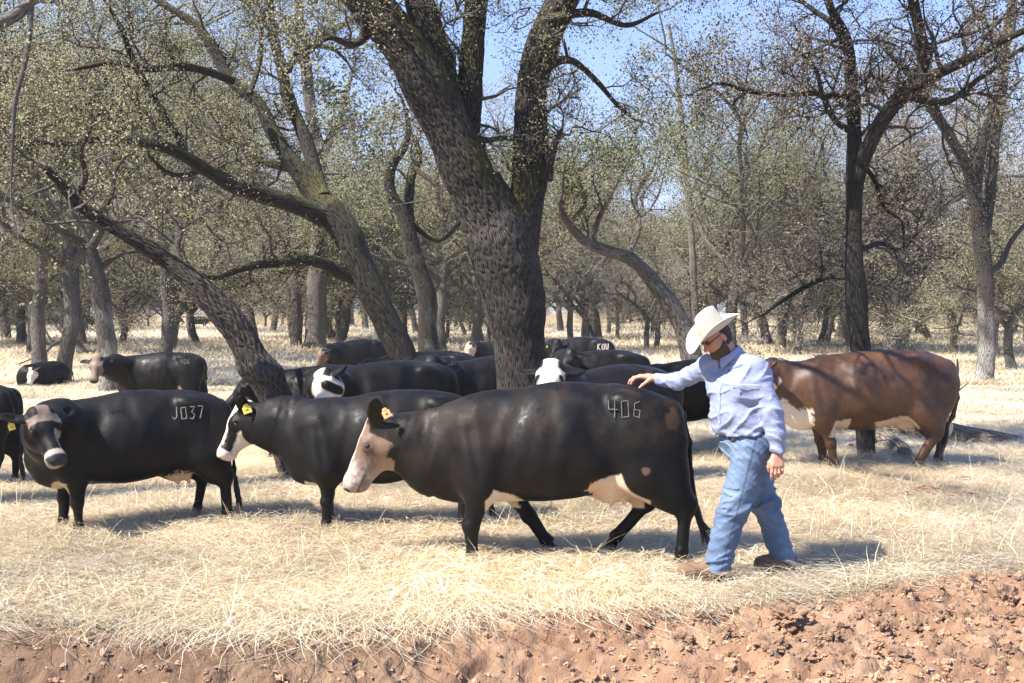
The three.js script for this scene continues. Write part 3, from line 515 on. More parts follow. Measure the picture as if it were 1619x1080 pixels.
// the cow in front, walking, branded, with the man's hand on its hip
const MAIN = at(870, 888, 7.88); MAIN.y = stand(MAIN.x, MAIN.z, 0.6) - 0.01;
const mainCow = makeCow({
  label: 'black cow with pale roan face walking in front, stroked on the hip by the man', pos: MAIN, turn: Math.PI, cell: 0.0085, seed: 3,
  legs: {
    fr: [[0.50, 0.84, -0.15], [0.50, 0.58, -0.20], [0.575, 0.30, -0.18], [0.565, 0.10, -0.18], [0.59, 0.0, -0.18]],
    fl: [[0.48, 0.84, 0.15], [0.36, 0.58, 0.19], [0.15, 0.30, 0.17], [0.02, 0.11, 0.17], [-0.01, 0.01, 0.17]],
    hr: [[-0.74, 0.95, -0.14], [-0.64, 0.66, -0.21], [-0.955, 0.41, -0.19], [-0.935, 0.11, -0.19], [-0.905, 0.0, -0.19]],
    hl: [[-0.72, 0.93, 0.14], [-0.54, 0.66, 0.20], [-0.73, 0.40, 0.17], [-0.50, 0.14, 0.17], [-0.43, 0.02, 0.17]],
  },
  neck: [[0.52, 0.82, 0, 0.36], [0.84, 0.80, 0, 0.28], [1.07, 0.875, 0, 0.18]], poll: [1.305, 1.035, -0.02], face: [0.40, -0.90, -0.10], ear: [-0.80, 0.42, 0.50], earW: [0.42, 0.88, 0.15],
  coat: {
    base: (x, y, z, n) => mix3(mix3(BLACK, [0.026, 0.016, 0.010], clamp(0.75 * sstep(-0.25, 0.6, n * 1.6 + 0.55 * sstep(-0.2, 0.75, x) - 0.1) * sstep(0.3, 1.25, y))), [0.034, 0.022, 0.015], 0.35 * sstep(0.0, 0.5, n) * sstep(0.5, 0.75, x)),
    patch(x, y, z, n) {
      if (x > -0.70 && x < -0.26 + n * 0.12 && y > 0.36 && y < 0.665 - 1.6 * (x + 0.48) ** 2 + n * 0.05 && Math.abs(z) < 0.27) return mix3([0.50, 0.34, 0.22], [0.62, 0.48, 0.36], clamp(0.5 + n));
      if (x > 0.20 + n * 0.1 && x < 0.47 && y < 0.60 - (0.46 - x) * 0.5 + n * 0.04 && y > 0.36 && Math.abs(z) < 0.29) return mix3(WHITE, [0.5, 0.34, 0.2], clamp(0.4 + n));
      if (Math.hypot(x + 0.66, (y - 0.70) * 1.3) < 0.035 + n * 0.03 && z < 0) return [0.10, 0.062, 0.048];
      if (Math.hypot(x + 0.86, (y - 1.06) * 0.8) < 0.05 + n * 0.06) return [0.05, 0.030, 0.016];
      return null;
    },
    face(q, n) {
      if (q.x < 0.03 + 0.04 * n && Math.abs(q.z) > 0.055) return null;                                // dark ears and poll sides
      if (q.y < -0.20 - 0.25 * Math.max(0, 0.13 - q.x) + 0.06 * n && q.x < 0.19 + 0.1 * n) return null;
      if (q.x < 0.08 && Math.abs(q.z) > 0.085) return null;
      const blaze = sstep(0.055 + 0.03 * n, 0.02, Math.abs(q.z)) * sstep(-0.15, -0.05, q.y), nose = sstep(0.24, 0.36, q.x) * (q.y > -0.11 ? 1 : 0.3);
      const m = noise(q.x * 34, q.y * 34, q.z * 34) + 0.6 * noise(q.x * 80, q.y * 80, q.z * 80); let c = mix3([0.12, 0.077, 0.054], [0.29, 0.20, 0.145], clamp(0.45 + 1.3 * n + 0.5 * m)); c = mix3(c, [0.54, 0.45, 0.39], clamp(Math.max(blaze, nose * 0.95) * (0.8 + n + 0.4 * m)));
      c = mix3(c, [0.36, 0.235, 0.135], 0.7 * sstep(-0.13, -0.21, q.y + 0.04 * n));
      if (Math.hypot(q.x - 0.168, q.y + 0.06) < 0.045) c = mix3(c, [0.09, 0.06, 0.045], 0.75);
      c = mix3(c, [0.13, 0.075, 0.05], 0.65 * sstep(0.30, 0.12, q.x) * sstep(0.03, 0.07, Math.abs(q.z)) * clamp(0.8 + 1.6 * n)); if (Math.hypot(q.x - 0.495, q.y + 0.05, (Math.abs(q.z) - 0.045) * 0.9) < 0.028) c = [0.06, 0.036, 0.03]; else if (q.x > 0.485) c = [0.20, 0.125, 0.105]; if (Math.abs(q.y + 0.122) < 0.006 + 0.004 * n && q.x > 0.34 && q.x < 0.48) c = mix3(c, [0.10, 0.06, 0.05], 0.8);
      return c;
    },
  },
  tail: [[-0.86, 1.17, -0.02], [-0.955, 1.07, -0.05], [-1.005, 0.88, -0.08], [-1.01, 0.66, -0.08], [-1.035, 0.47, -0.06]], sweep: [-0.10, -0.30, -0.06],
  brands: ['406', -0.40, 1.075, 0.125, -1, -1], tags: [[-1, tagOrange, 0.055, 0.07, [-0.055, 0.03, -0.02]]], tagTurn: 3.4, tagTilt: 0.5,
});

// the rest of the herd: places read off the photograph, heads given by poll and the way the face points
function herd(o) {
  const pos = at(o.px, 600, o.d); pos.y = stand(pos.x, pos.z, 0.5) - 0.02 + (o.y || 0); const turn = Math.PI + (o.a || 0) * Math.PI / 180, s = o.s || 0.92;
  const loc = (px, py, d) => { const p = at(px, py, d).sub(pos).applyAxisAngle(V(0, 1, 0), -turn).divideScalar(s); return [p.x, p.y, p.z]; };
  const P = o.poll ? loc(...o.poll) : o.pollLocal, F = o.face ? V(...o.face).applyAxisAngle(V(0, 1, 0), -turn).toArray() : o.faceLocal, b = [0.56, 0.85, 0];
  const n1 = mix3(b, P, 0.45), n2 = mix3(b, P, 0.82); n1[1] -= 0.02; n2[1] -= 0.11;
  return makeCow({ ...o, pos, turn, scale: s, poll: P, face: F, neck: o.neck || [[...b, 0.335], [...n1, 0.25], [...n2, 0.165]] });
}
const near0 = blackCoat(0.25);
const both = (...f) => (x, y, z, n) => { for (const k of f) { const c = k(x, y, z, n); if (c) return c; } return null; };
const brisket = (y1, c = WHITE) => (x, y, z, n) => (x > 0.50 + n * 0.1 && x < 0.86 && y < y1 + n * 0.08 && Math.abs(z) < 0.16 ? mix3(c, [0.5, 0.36, 0.22], clamp(0.3 + n)) : null);
const whiteFace = (patch) => (q, n) => { if ((q.x < 0.07 && Math.abs(q.z) > 0.07 + 0.03 * n) || q.x < -0.02) return null; if (q.y < -0.24 + 0.05 * n) return null; if (patch && patch(q, n)) return null; if (q.x > 0.48) return [0.10, 0.075, 0.07]; return mix3(WHITE, [0.5, 0.38, 0.31], clamp(0.25 + n)); };
const brownFace = (c) => (q, n) => { if ((q.x < 0.06 && Math.abs(q.z) > 0.075) || q.y < -0.23) return null; if (q.x > 0.475) return [0.02, 0.016, 0.015]; return mix3(c, [c[0] * 1.5, c[1] * 1.5, c[2] * 1.5], clamp(0.4 + n)); };
herd({ label: 'black cow with white blaze and yellow ear tag, between the two branded cows', px: 603, d: 9.05, a: 6, s: 0.90, cell: 0.0105, seed: 5, poll: [378, 640, 9.2], face: [-0.40, -0.88, 0.16], ear: [-0.50, 0.30, 0.8], earW: [0.7, 0.7, 0.1],
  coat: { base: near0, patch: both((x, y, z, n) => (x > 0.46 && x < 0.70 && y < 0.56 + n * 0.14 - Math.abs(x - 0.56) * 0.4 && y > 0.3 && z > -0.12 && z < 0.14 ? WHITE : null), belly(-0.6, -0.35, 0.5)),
    face: (q, n) => { if (q.x < 0.02 && Math.abs(q.z) > 0.06) return null; if (q.x > 0.40 + 0.02 * n) return q.x > 0.485 ? [0.05, 0.04, 0.038] : mix3(WHITE, PINK, 0.3 + 0.4 * n); if (Math.abs(q.z) < 0.05 + 0.05 * sstep(0.2, 0.0, q.x) + 0.03 * n && q.y > -0.09) return WHITE; if (q.y < -0.115 - 0.14 * sstep(0.22, 0.12, q.x) + 0.05 * n && q.x > 0.12) return mix3(WHITE, [0.5, 0.36, 0.24], 0.4); return null; } },
  tags: [[-1, tagYellow, 0.075, 0.085, [-0.03, 0.0, -0.03]]], tagTurn: 3.3, tagTilt: 0.35,
  legs: { ...STAND, fr: [[0.50, 0.84, -0.15], [0.48, 0.58, -0.20], [0.50, 0.31, -0.18], [0.50, 0.10, -0.18], [0.53, 0.0, -0.18]], hr: STAND.hl.map(([x, y, z]) => [x + 0.1, y, -z]) } });
herd({ label: 'black cow branded J037 looking at the camera, at the left', px: 202, d: 9.1, a: 26, s: 0.89, cell: 0.0105, seed: 7, poll: [66, 648, 8.35], face: [0.50, -0.76, 0.42], ear: [-0.28, -0.05, 0.85], earW: [1, 0.2, 0],
  coat: { base: near0, patch: both((x, y, z, n) => (x > 0.55 + n * 0.08 && x < 0.68 && y < 0.49 + n * 0.1 && y > 0.36 && z < -0.02 ? [0.5, 0.37, 0.23] : null), belly(-0.58, -0.30, 0.52, [0.5, 0.36, 0.22])),
    face: (q, n) => { if (q.x < 0.05 && Math.abs(q.z) > 0.05) return null; if (q.x > 0.38 + 0.03 * n) return q.y > -0.075 + 0.03 * n && q.x > 0.43 ? [0.035, 0.03, 0.03] : mix3([0.36, 0.29, 0.245], [0.2, 0.14, 0.11], clamp(0.3 + n)); if (q.z < -0.035 + 0.04 * n && q.z > -0.12 && q.x > 0.19 + 0.04 * n && q.y > -0.12) return mix3([0.38, 0.31, 0.26], [0.18, 0.12, 0.09], clamp(0.3 + 1.6 * n)); if (q.x < 0.125 + 0.04 * n && q.y > -0.08) return mix3([0.15, 0.11, 0.085], [0.26, 0.19, 0.15], clamp(0.3 + 2 * n)); return null; } },
  brands: ['J037', -0.36, 1.04, 0.115, -1, -1], brandMat: std({ color: new THREE.Color(0.15, 0.145, 0.14), roughness: 0.9 }), stroke: 0.0052, tags: [[1, tagYellow, 0.05, 0.07, [0.0, -0.01, -0.03]]], tagTurn: 3.4,
  legs: { ...STAND, fr: [[0.50, 0.84, -0.15], [0.48, 0.58, -0.20], [0.47, 0.31, -0.19], [0.46, 0.10, -0.19], [0.49, 0.0, -0.19]], fl: [[0.50, 0.84, 0.15], [0.50, 0.58, 0.18], [0.56, 0.31, 0.15], [0.57, 0.10, 0.15], [0.60, 0.0, 0.15]], hr: [[-0.74, 0.95, -0.14], [-0.64, 0.66, -0.20], [-0.86, 0.43, -0.19], [-0.88, 0.11, -0.19], [-0.85, 0.0, -0.19]], hl: [[-0.72, 0.95, 0.14], [-0.56, 0.67, 0.20], [-0.72, 0.42, 0.18], [-0.66, 0.11, 0.18], [-0.63, 0.0, 0.18]] } });
herd({ label: 'black cow cut off by the left edge behind the J037 cow', px: -102, d: 11.1, s: 0.86, seed: 9, pollLocal: [1.25, 1.0, 0], faceLocal: [0.5, -0.85, 0], coat: { base: near0, patch: belly(0.2, 0.5, 0.5) } });
herd({ label: 'black cow with grey brown face standing behind the J037 cow', px: 250, d: 19, a: 4, s: 0.85, cell: 0.024, seed: 11, poll: [152, 566, 18.4], face: [0.08, -0.82, 0.55], coat: { base: near0, patch: both(belly(-0.72, -0.42, 0.62, [0.52, 0.37, 0.22]), belly(0.1, 0.5, 0.5, [0.5, 0.36, 0.22])), face: brownFace([0.13, 0.095, 0.075]) }, brands: ['406', -0.52, 1.06, 0.10, -1, -1], stroke: 0.007, brandMat: std({ color: new THREE.Color(0.12, 0.115, 0.11), roughness: 0.9 }) });
herd({ label: 'black cow partly hidden by the leaning bare trunk, head to the left', px: 498, d: 13.2, a: 4, s: 0.90, seed: 13, poll: [388, 600, 12.9], face: [-0.62, -0.72, 0.32], coat: { base: near0, face: (q) => (q.x > 0.44 ? [0.06, 0.05, 0.047] : null) }, tags: [[-1, tagOrange, 0.05, 0.06, [-0.02, 0, -0.03]]], tagTurn: 3.2 });
herd({ label: 'black cow with bald white face and black ears behind the blazed cow', px: 596, d: 12.0, a: 30, s: 0.98, seed: 15, poll: [508, 588, 11.2], face: [-0.12, -0.84, 0.52], coat: { base: near0, face: whiteFace((q) => Math.hypot(q.x - 0.17, q.z + 0.11) < 0.05) }, tags: [[1, tagGreen, 0.03, 0.02, [0, 0, -0.02]]] });
herd({ label: 'black cow showing only its back between bald faced cow and all black cow', px: 668, d: 16.6, a: 12, s: 0.94, cell: 0.024, seed: 37, pollLocal: [1.2, 0.98, -0.1], faceLocal: [0.4, -0.88, -0.2], coat: { base: near0 } });
herd({ label: 'black cow with brown face far back beside the leaning mossy trunk', px: 562, d: 25, a: 30, s: 0.90, cell: 0.028, seed: 17, poll: [507, 553, 24.2], face: [-0.30, -0.80, 0.5], coat: { base: near0, face: brownFace([0.10, 0.062, 0.042]) } });
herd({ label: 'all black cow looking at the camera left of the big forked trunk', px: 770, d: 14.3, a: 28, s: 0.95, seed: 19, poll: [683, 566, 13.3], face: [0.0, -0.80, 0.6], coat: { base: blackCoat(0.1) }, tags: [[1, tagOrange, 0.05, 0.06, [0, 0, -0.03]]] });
herd({ label: 'black cow with pale face far back just left of the big forked trunk', px: 790, d: 26, a: 20, s: 0.88, cell: 0.028, seed: 21, poll: [740, 543, 25.4], face: [-0.25, -0.85, 0.45], coat: { base: near0, face: brownFace([0.30, 0.22, 0.17]) } });
herd({ label: 'white faced black cow with dark muzzle right of the big forked trunk', px: 958, d: 11.0, a: 38, s: 0.98, seed: 23, poll: [870, 573, 10.35], face: [-0.06, -0.66, 0.75], coat: { base: near0, face: (q, n) => (q.x > 0.44 ? [0.03, 0.026, 0.026] : whiteFace((p) => Math.hypot(p.x - 0.17, Math.abs(p.z) - 0.11) < 0.03)(q, n)) } });
herd({ label: 'black cow with yellow ear tag in the middle row right of the trunk', px: 938, d: 17, a: 8, s: 0.93, cell: 0.024, seed: 25, poll: [900, 553, 16.1], face: [-0.35, -0.72, 0.55], coat: { base: near0 }, tags: [[1, tagGreen, 0.07, 0.08, [0, -0.0, -0.03]]] });
herd({ label: 'black cow branded KOU farthest back right of the trunk', px: 910, d: 25, a: 2, s: 0.93, cell: 0.028, seed: 27, poll: [880, 538, 24.4], face: [-0.3, -0.75, 0.55], coat: { base: near0 }, tags: [[1, tagGreen, 0.08, 0.09, [0, 0, -0.03]]], brands: ['KOU', -0.52, 1.0, 0.15, -1, -1], stroke: 0.011, brandMat: std({ color: new THREE.Color(0.45, 0.42, 0.39), roughness: 0.9 }) });
herd({ label: 'black cow standing behind the rump of the walking cow and the man', px: 1086, d: 14, a: 0, s: 0.93, seed: 29, pollLocal: [1.22, 0.86, 0], faceLocal: [0.35, -0.93, 0], coat: { base: blackCoat(0.1) } });
const RED = [0.082, 0.032, 0.0095];
herd({ label: 'red brown cow with white belly and dewlap behind the man', px: 1366, d: 12.45, a: 0, s: 1.07, cell: 0.0125, seed: 31, poll: [1203, 578, 12.3], face: [-0.65, -0.75, 0.1], ear: [-0.4, 0.2, 0.9], neck: [[0.56, 0.85, 0, 0.345], [0.82, 0.86, 0, 0.28], [1.0, 0.98, 0, 0.2]],
  coat: { base: (x, y, z, n) => mix3(RED, [0.030, 0.011, 0.005], clamp(0.3 + 1.5 * n + 0.5 * sstep(-0.3, -0.9, x))), patch: both((x, y, z, n) => (x > 0.60 + 0.14 * n && y < 0.76 + n * 0.16 - (0.9 - x) * 0.35 && y > 0.3 && x < 1.0 ? mix3(WHITE, PINK, 0.15) : null), belly(-0.52, -0.06, 0.60, [0.60, 0.46, 0.33]), (x, y, z, n) => (x > 0.22 && x < 0.42 + n * 0.1 && y < 0.55 + n * 0.1 && Math.abs(z) < 0.3 && y > 0.38 ? [0.55, 0.42, 0.3] : null), (x, y, z, n) => (x > 0.55 && x < 0.95 && Math.abs(z) < 0.05 + n * 0.05 && y > 1.08 ? [0.45, 0.36, 0.28] : null), (x, y, z, n) => (x < -0.80 && y < 0.55 && y > 0.3 && z > 0.0 && z < 0.16 ? [0.5, 0.4, 0.33] : null)), face: whiteFace() },
  mat: std({ vertexColors: true, roughness: 0.5, bumpMap: coatBump, bumpScale: 0.0024 }), brands: ['600', -0.46, 1.06, 0.12, -1, -1], stroke: 0.0036, brandMat: std({ color: new THREE.Color(0.085, 0.038, 0.018), roughness: 0.9 }),
  legs: { fr: [[0.50, 0.84, -0.15], [0.50, 0.58, -0.20], [0.40, 0.31, -0.18], [0.37, 0.10, -0.18], [0.40, 0.0, -0.18]], fl: [[0.50, 0.84, 0.15], [0.46, 0.58, 0.19], [0.41, 0.31, 0.17], [0.38, 0.10, 0.17], [0.41, 0.0, 0.17]], hr: [[-0.74, 0.95, -0.14], [-0.58, 0.67, -0.21], [-0.70, 0.41, -0.19], [-0.52, 0.11, -0.19], [-0.45, 0.0, -0.19]], hl: [[-0.74, 0.95, 0.14], [-0.66, 0.67, 0.20], [-0.95, 0.42, 0.18], [-0.88, 0.11, 0.18], [-0.85, 0.0, 0.18]] },
  tail: [[-0.87, 1.15, 0], [-0.97, 1.04, 0], [-1.01, 0.78, 0], [-0.96, 0.58, 0], [-0.90, 0.48, 0]], sweep: [0.03, -0.22, 0] });
herd({ label: 'small black cow with white face lying in the grass at the left', px: 68, d: 25.5, a: 55, s: 0.72, y: -0.30, cell: 0.028, seed: 33, poll: [48, 583, 25.0], face: [0.02, -0.85, 0.5], coat: { base: near0, face: whiteFace() },
  lying: [cap([0.5, 0.55, -0.25], [0.75, 0.48, -0.28], 0.10, 0.06, 0.05), cap([-0.55, 0.6, -0.3], [-0.25, 0.47, -0.42], 0.16, 0.08, 0.05)], tail: [[-0.93, 1.1, 0], [-1.0, 0.9, -0.1], [-0.98, 0.6, -0.2]] });
{ // cattle far off under the trees, no more than dark specks
  const o = { name: 'cow', seed: 41, cell: 0.05, s: 0.95, coat: { base: near0 }, group: 'cattle far off under the trees' };
  const first = herd({ ...o, label: 'distant black cow under the trees, first from the left edge', px: 14, d: 104, pollLocal: [1.2, 1.05, -0.2], faceLocal: [0.4, -0.8, -0.3] }).root;
  [[60, 110, 0, 'second from the left edge'], [80, 108, 180, 'third from the left edge'], [102, 106, 20, 'fourth from the left edge, largest of its row'], [120, 112, 150, 'fifth from the left edge'], [138, 109, -30, 'sixth from the left edge'], [153, 107, 180, 'last of the row, nearest the grey oak'], [270, 110, 10, 'hidden in part by the pale trunk'], [316, 112, 10, 'between two thin trunks right of the pale trunk']].forEach(([px, d, a, w]) => {
    const c = first.clone(); c.name = numbered('cow'); scene.add(c); c.position.copy(at(px, 500, d)); c.position.y = landBase(c.position.x, c.position.z); c.rotation.y = Math.PI + a * Math.PI / 180; c.userData.label = 'distant black cow under the trees, ' + w;
  });
}
// ---------- trees ----------
// bark: plates split by cracks (cells of a stretched, warped lattice)
const barkH = new Float32Array(512 * 512);
{
  const r = rng(8), CX = 15, CY = 3, pts = []; for (let j = 0; j < CY; j++) for (let i = 0; i < CX; i++) pts.push([(i + 0.15 + 0.7 * r()) / CX, (j + r() + (i % 2) * 0.5) / CY]);
  for (let y = 0; y < 512; y++) for (let x = 0; x < 512; x++) {
    const u = x / 512 + 0.022 * tnoise(x / 512, y / 512, 6, 3) + 0.008 * tnoise(x / 512, y / 512, 18, 5), v = y / 512 + 0.03 * tnoise(x / 512, y / 512, 7, 6); let a = 9, b = 9;
    for (const p of pts) { let du = Math.abs(u - p[0]), dv = Math.abs(v - p[1]); du = Math.min(du, Math.abs(1 - du)) * CX; dv = Math.min(dv, Math.abs(1 - dv)) * CY * 0.8; const d = du * du + dv * dv; if (d < a) { b = a; a = d; } else if (d < b) b = d; }
    const e = Math.sqrt(b) - Math.sqrt(a);
    barkH[y * 512 + x] = clamp(sstep(0, 0.34, e) * 0.75 + 0.16 * tnoise(x / 512, y / 512, 26, 1) + 0.12 * tnoise(x / 512, y / 512, 60, 4) + 0.1);
  }
}
const barkAt = (u, v) => barkH[((Math.floor(v * 512) % 512 + 512) % 512) * 512 + ((Math.floor(u * 512) % 512 + 512) % 512)];
const barkMap = dataTex(512, (u, v, x, y) => { const h = barkH[y * 512 + x], k = 0.30 + 0.62 * sstep(0.05, 0.75, h) + 0.10 * tnoise(u, v, 40, 9); return [clamp(k), clamp(k * 0.985), clamp(k * 0.965)]; }, false);
const barkBump = dataTex(512, (u, v, x, y) => { const h = barkH[y * 512 + x]; return [h, h, h]; });
const barkMat = std({ vertexColors: true, map: barkMap, bumpMap: barkBump, bumpScale: 0.03, roughness: 0.95 });
const barkFine = std({ vertexColors: true, map: barkMap, bumpMap: barkBump, bumpScale: 0.022, roughness: 0.95 });
const twigMat = std({ vertexColors: true, roughness: 0.9 });
const leafMat = new THREE.MeshPhysicalMaterial({ vertexColors: true, roughness: 0.85, specularIntensity: 0.25, side: THREE.DoubleSide, transmission: 0.6, thickness: 0 });
const barkTone = (o) => (x, y, z, nx, ny, nz, rad) => {
  const n = fbm(x * 1.3, y * 1.3, z * 1.3 + (o.seed || 0), 3), f = noise(x * 7, y * 7, z * 7);
  let c = mix3(o.base || [0.155, 0.13, 0.11], o.dark || [0.075, 0.062, 0.052], clamp(0.45 + 1.3 * n));
  if (o.pale) c = mix3(c, [0.46, 0.44, 0.41], o.pale * sstep(-0.1, 0.35, n + 0.3 * f + (o.paleLow ? 0.35 - 0.25 * y : 0)));
  if (o.moss) c = mix3(c, mix3([0.125, 0.105, 0.020], [0.065, 0.062, 0.016], clamp(0.5 + f)), clamp(o.moss * sstep(-0.05, 0.45, ny * 0.75 + n * 0.9 + 0.25 * f - 0.1) * (rad > 0.02 ? 1 : 0.4)));
  return c;
};
// limb: a smooth tube with bark, through points with radii
function limb(g, pts, rads, o = {}) {
  const cv = new THREE.CatmullRomCurve3(pts, false, 'centripetal'), L = cv.getLength(), big = Math.max(...rads), step = o.hero ? 0.026 : o.plain ? Math.max(0.09, big * 1.2) : Math.max(0.05, big * 0.7), n = Math.max(3, Math.min(o.hero ? 420 : 60, Math.ceil(L / step)));
  const P = cv.getPoints(n), acc = [0]; for (let i = 1; i < pts.length; i++) acc.push(i / (pts.length - 1));
  const gnarl = o.gnarl ?? 0.35, R = P.map((p, i) => { const t = i / n * (rads.length - 1), k = Math.min(rads.length - 2, Math.floor(t)), r = lerp(rads[k], rads[k + 1], t - k); return r * (1 + gnarl * 0.4 * fbm(p.x * 2.2, p.y * 2.2, p.z * 2.2 + (o.seed || 0), 2)); });
  const sides = o.hero ? 84 : big > 0.09 ? (o.plain ? 11 : 16) : big > 0.04 ? (o.plain ? 6 : 9) : big > 0.016 ? (o.plain ? 4 : 6) : o.plain ? 3 : 4, us = Math.max(1, Math.round(big * 6.283 / (o.hero ? 0.36 : 0.45)));
  const push = o.hero ? (x, y, z, u, v, r) => r * 0.16 * fbm(x * 1.7, y * 1.2, z * 1.7, 2) + 0.026 * (barkAt(u, v) - 0.5) * Math.min(1, r / 0.15) + (o.knot ? o.knot(x, y, z, r) : 0) : big > 0.05 ? (x, y, z, u, v, r) => r * 0.30 * fbm(x * 3, y * 2, z * 3, 2) : null;
  tube(g, P, R, sides, barkTone(o), { us, vs: us / (big * 6.283) * 0.75, push, capEnd: true });
  return { P, R };
}
function leaf(g, p, size, r, tones) {
  const a = V(r() - 0.5, r() * 0.9 - 0.55, r() - 0.5).normalize(), b = V(r() - 0.5, r() - 0.5, r() - 0.5); b.addScaledVector(a, -b.dot(a)).normalize(); const n = a.clone().cross(b); if (n.y < 0) n.negate();
  const L = size * (0.6 + 0.7 * r()), w = L * 0.30, k = r(), c = mix3(tones[Math.floor(r() * tones.length)], tones[0], k * 0.6), nx = n.x, ny = n.y, nz = n.z;
  const q = (u, v, h) => g.v(p.x + a.x * u + b.x * v + n.x * h, p.y + a.y * u + b.y * v + n.y * h, p.z + a.z * u + b.z * v + n.z * h, nx, ny, nz, 0, 0, c);
  const i0 = q(0, 0, 0), i1 = q(L * 0.55, w, -w * 0.35), i2 = q(L, 0, -L * 0.12), i3 = q(L * 0.55, -w, -w * 0.35); g.tri(i0, i1, i2); g.tri(i0, i2, i3);
}
const TONES = { olive: [[0.442, 0.414, 0.243], [0.532, 0.499, 0.325], [0.352, 0.339, 0.173], [0.601, 0.551, 0.383]], green: [[0.372, 0.384, 0.187], [0.303, 0.323, 0.150], [0.462, 0.444, 0.237], [0.532, 0.499, 0.315]], grey: [[0.523, 0.480, 0.344], [0.608, 0.565, 0.423], [0.422, 0.384, 0.257], [0.532, 0.439, 0.315]], rust: [[0.402, 0.314, 0.222], [0.501, 0.419, 0.310], [0.591, 0.530, 0.418], [0.333, 0.263, 0.183]], pine: [[0.383, 0.394, 0.257], [0.452, 0.464, 0.325]] };
function wander(p, d, len, n, bend, up, r) {
  const out = [p.clone()], dir = d.clone().normalize(); let q = p.clone();
  for (let i = 0; i < n; i++) { dir.add(V((r() - 0.5) * bend, (r() - 0.5) * bend + up, (r() - 0.5) * bend)).normalize(); q = q.clone().addScaledVector(dir, len / n); out.push(q); }
  return out;
}
// twigs and leaves growing off a limb
function sprout(S, P, R, r, o) {
  const n = P.length; let run = 0, next = o.gap * (0.5 + r()); const skip = o.from ?? 0.15;
  for (let i = 1; i < n - 1; i++) {
    run += P[i].distanceTo(P[i - 1]); if (i / n < skip || run < next) continue; run = 0; next = o.gap * (0.5 + r());
    const T = P[i + 1].clone().sub(P[i - 1]).normalize(), side = V(r() - 0.5, r() - 0.35, r() - 0.5); side.addScaledVector(T, -side.dot(T)).normalize();
    shoot(S, P[i], T.multiplyScalar(0.5).add(side).normalize(), o.len * (0.5 + 0.9 * r()), Math.min(R[i] * 0.5, o.rad), o.level, r, o);
  }
  shoot(S, P[n - 1], P[n - 1].clone().sub(P[n - 2]).normalize(), o.len * 0.8, Math.min(R[n - 1] * 0.8, o.rad), o.level, r, o);
}
function shoot(S, p, d, len, rad, level, r, o) {
  const pts = wander(p, d, len, 4, o.bend ?? 0.9, o.up ?? 0.02, r);
  if (rad > (o.minRad ?? 0.0)) tube(S.twigs, pts, pts.map((_, i) => rad * (1 - 0.75 * i / 4)), rad > 0.02 ? 5 : 3, barkTone(o.twigTone || { base: [0.10, 0.085, 0.072], dark: [0.04, 0.034, 0.03], moss: 0.3 }), {});
  if (level > 0) {
    const kids = o.kids ?? 4; for (let k = 0; k < kids; k++) { const i = 1 + Math.floor(r() * 4), T = pts[i].clone().sub(pts[i - 1]).normalize(), s = V(r() - 0.5, r() - 0.4, r() - 0.5); s.addScaledVector(T, -s.dot(T)).normalize(); shoot(S, pts[i], T.multiplyScalar(0.7).add(s).normalize(), len * (0.4 + 0.35 * r()), rad * 0.55, level - 1, r, o); }
  }
  if (level <= (o.leafLevel ?? 1)) {
    const m = Math.round((o.leaves ?? 16) * (level ? 0.5 : 1) * (0.4 + 1.2 * r()));
    for (let k = 0; k < m; k++) { const q = pts[r() < 0.62 ? 4 : 1 + Math.floor(r() * 3)].clone().add(V(r() + r() + r() - 1.5, r() + r() + r() - 1.5, r() + r() + r() - 1.5).multiplyScalar((o.puff ?? 0.28) * 0.62)); leaf(S.leaves, q, o.leaf ?? 0.055, r, o.tones); }
  }
}
// a tree whose limbs are read off the photograph: each limb is [depth at its start, depth at its end, [px, py, half-width in px] ...]
function tracedTree(name, label, depth, basePx, trunk, limbs, o) {
  const pos = at(basePx, 500, depth); pos.y = 0; const root = thing(name, label, 'tree', pos), r = rng(o.seed), S = { twigs: new GB(), leaves: new GB() };
  const make = ([d0, d1, ...pts], opt) => {
    const n = pts.length, W = pts.map(([x, y], i) => at(x, y, lerp(d0, d1, i / (n - 1))).sub(pos)), rr = pts.map(([, , w], i) => w / FPX * lerp(d0, d1, i / (n - 1)));
    const g = new GB(), l = limb(g, W, rr, { ...o.bark, ...opt }); return { g, ...l };
  };
  const t = make(trunk, { hero: o.hero, ...o.trunkOpt }); part('trunk', t.g.build(true), o.hero ? barkMat : barkFine, root);
  for (const l of limbs) {
    const thick = o.hero && l[2][2] > 12, b = make(l, { hero: thick }); part('branch', b.g.build(thick), thick ? barkMat : barkFine, root);
    sprout(S, b.P, b.R, r, { gap: 0.33, len: 0.8, rad: 0.03, level: 2, kids: 4, from: 0.2, ...o.sprout, bark: o.bark, tones: TONES[o.tones || 'olive'] });
  }
  for (const e of o.extra || []) { // limbs overhead, outside the frame: [x, y, z] of start, direction, length, radius
    const pts = wander(V(...e[0]).sub(pos), V(...e[1]), e[2], 7, 0.5, 0.03, r), g = new GB(), l = limb(g, pts, pts.map((_, i) => e[3] * (1 - 0.8 * i / 7)), o.bark); part('branch', g.build(), barkFine, root);
    sprout(S, l.P, l.R, r, { gap: 0.4, len: 1.0, rad: 0.035, level: 2, kids: 4, from: 0.1, ...o.sprout, bark: o.bark, tones: TONES[o.tones || 'olive'] });
  }
  if (S.twigs.i.length) tag(part('twigs', S.twigs.build(), twigMat, root), null, null, null, 'stuff'); if (S.leaves.i.length) tag(part('crown', S.leaves.build(), leafMat, root), null, null, null, 'stuff');
  return root;
}
const grey = { base: [0.20, 0.178, 0.158], dark: [0.085, 0.074, 0.065], moss: 0.55 }, mossy = { base: [0.058, 0.047, 0.038], dark: [0.024, 0.020, 0.017], moss: 0.9 };
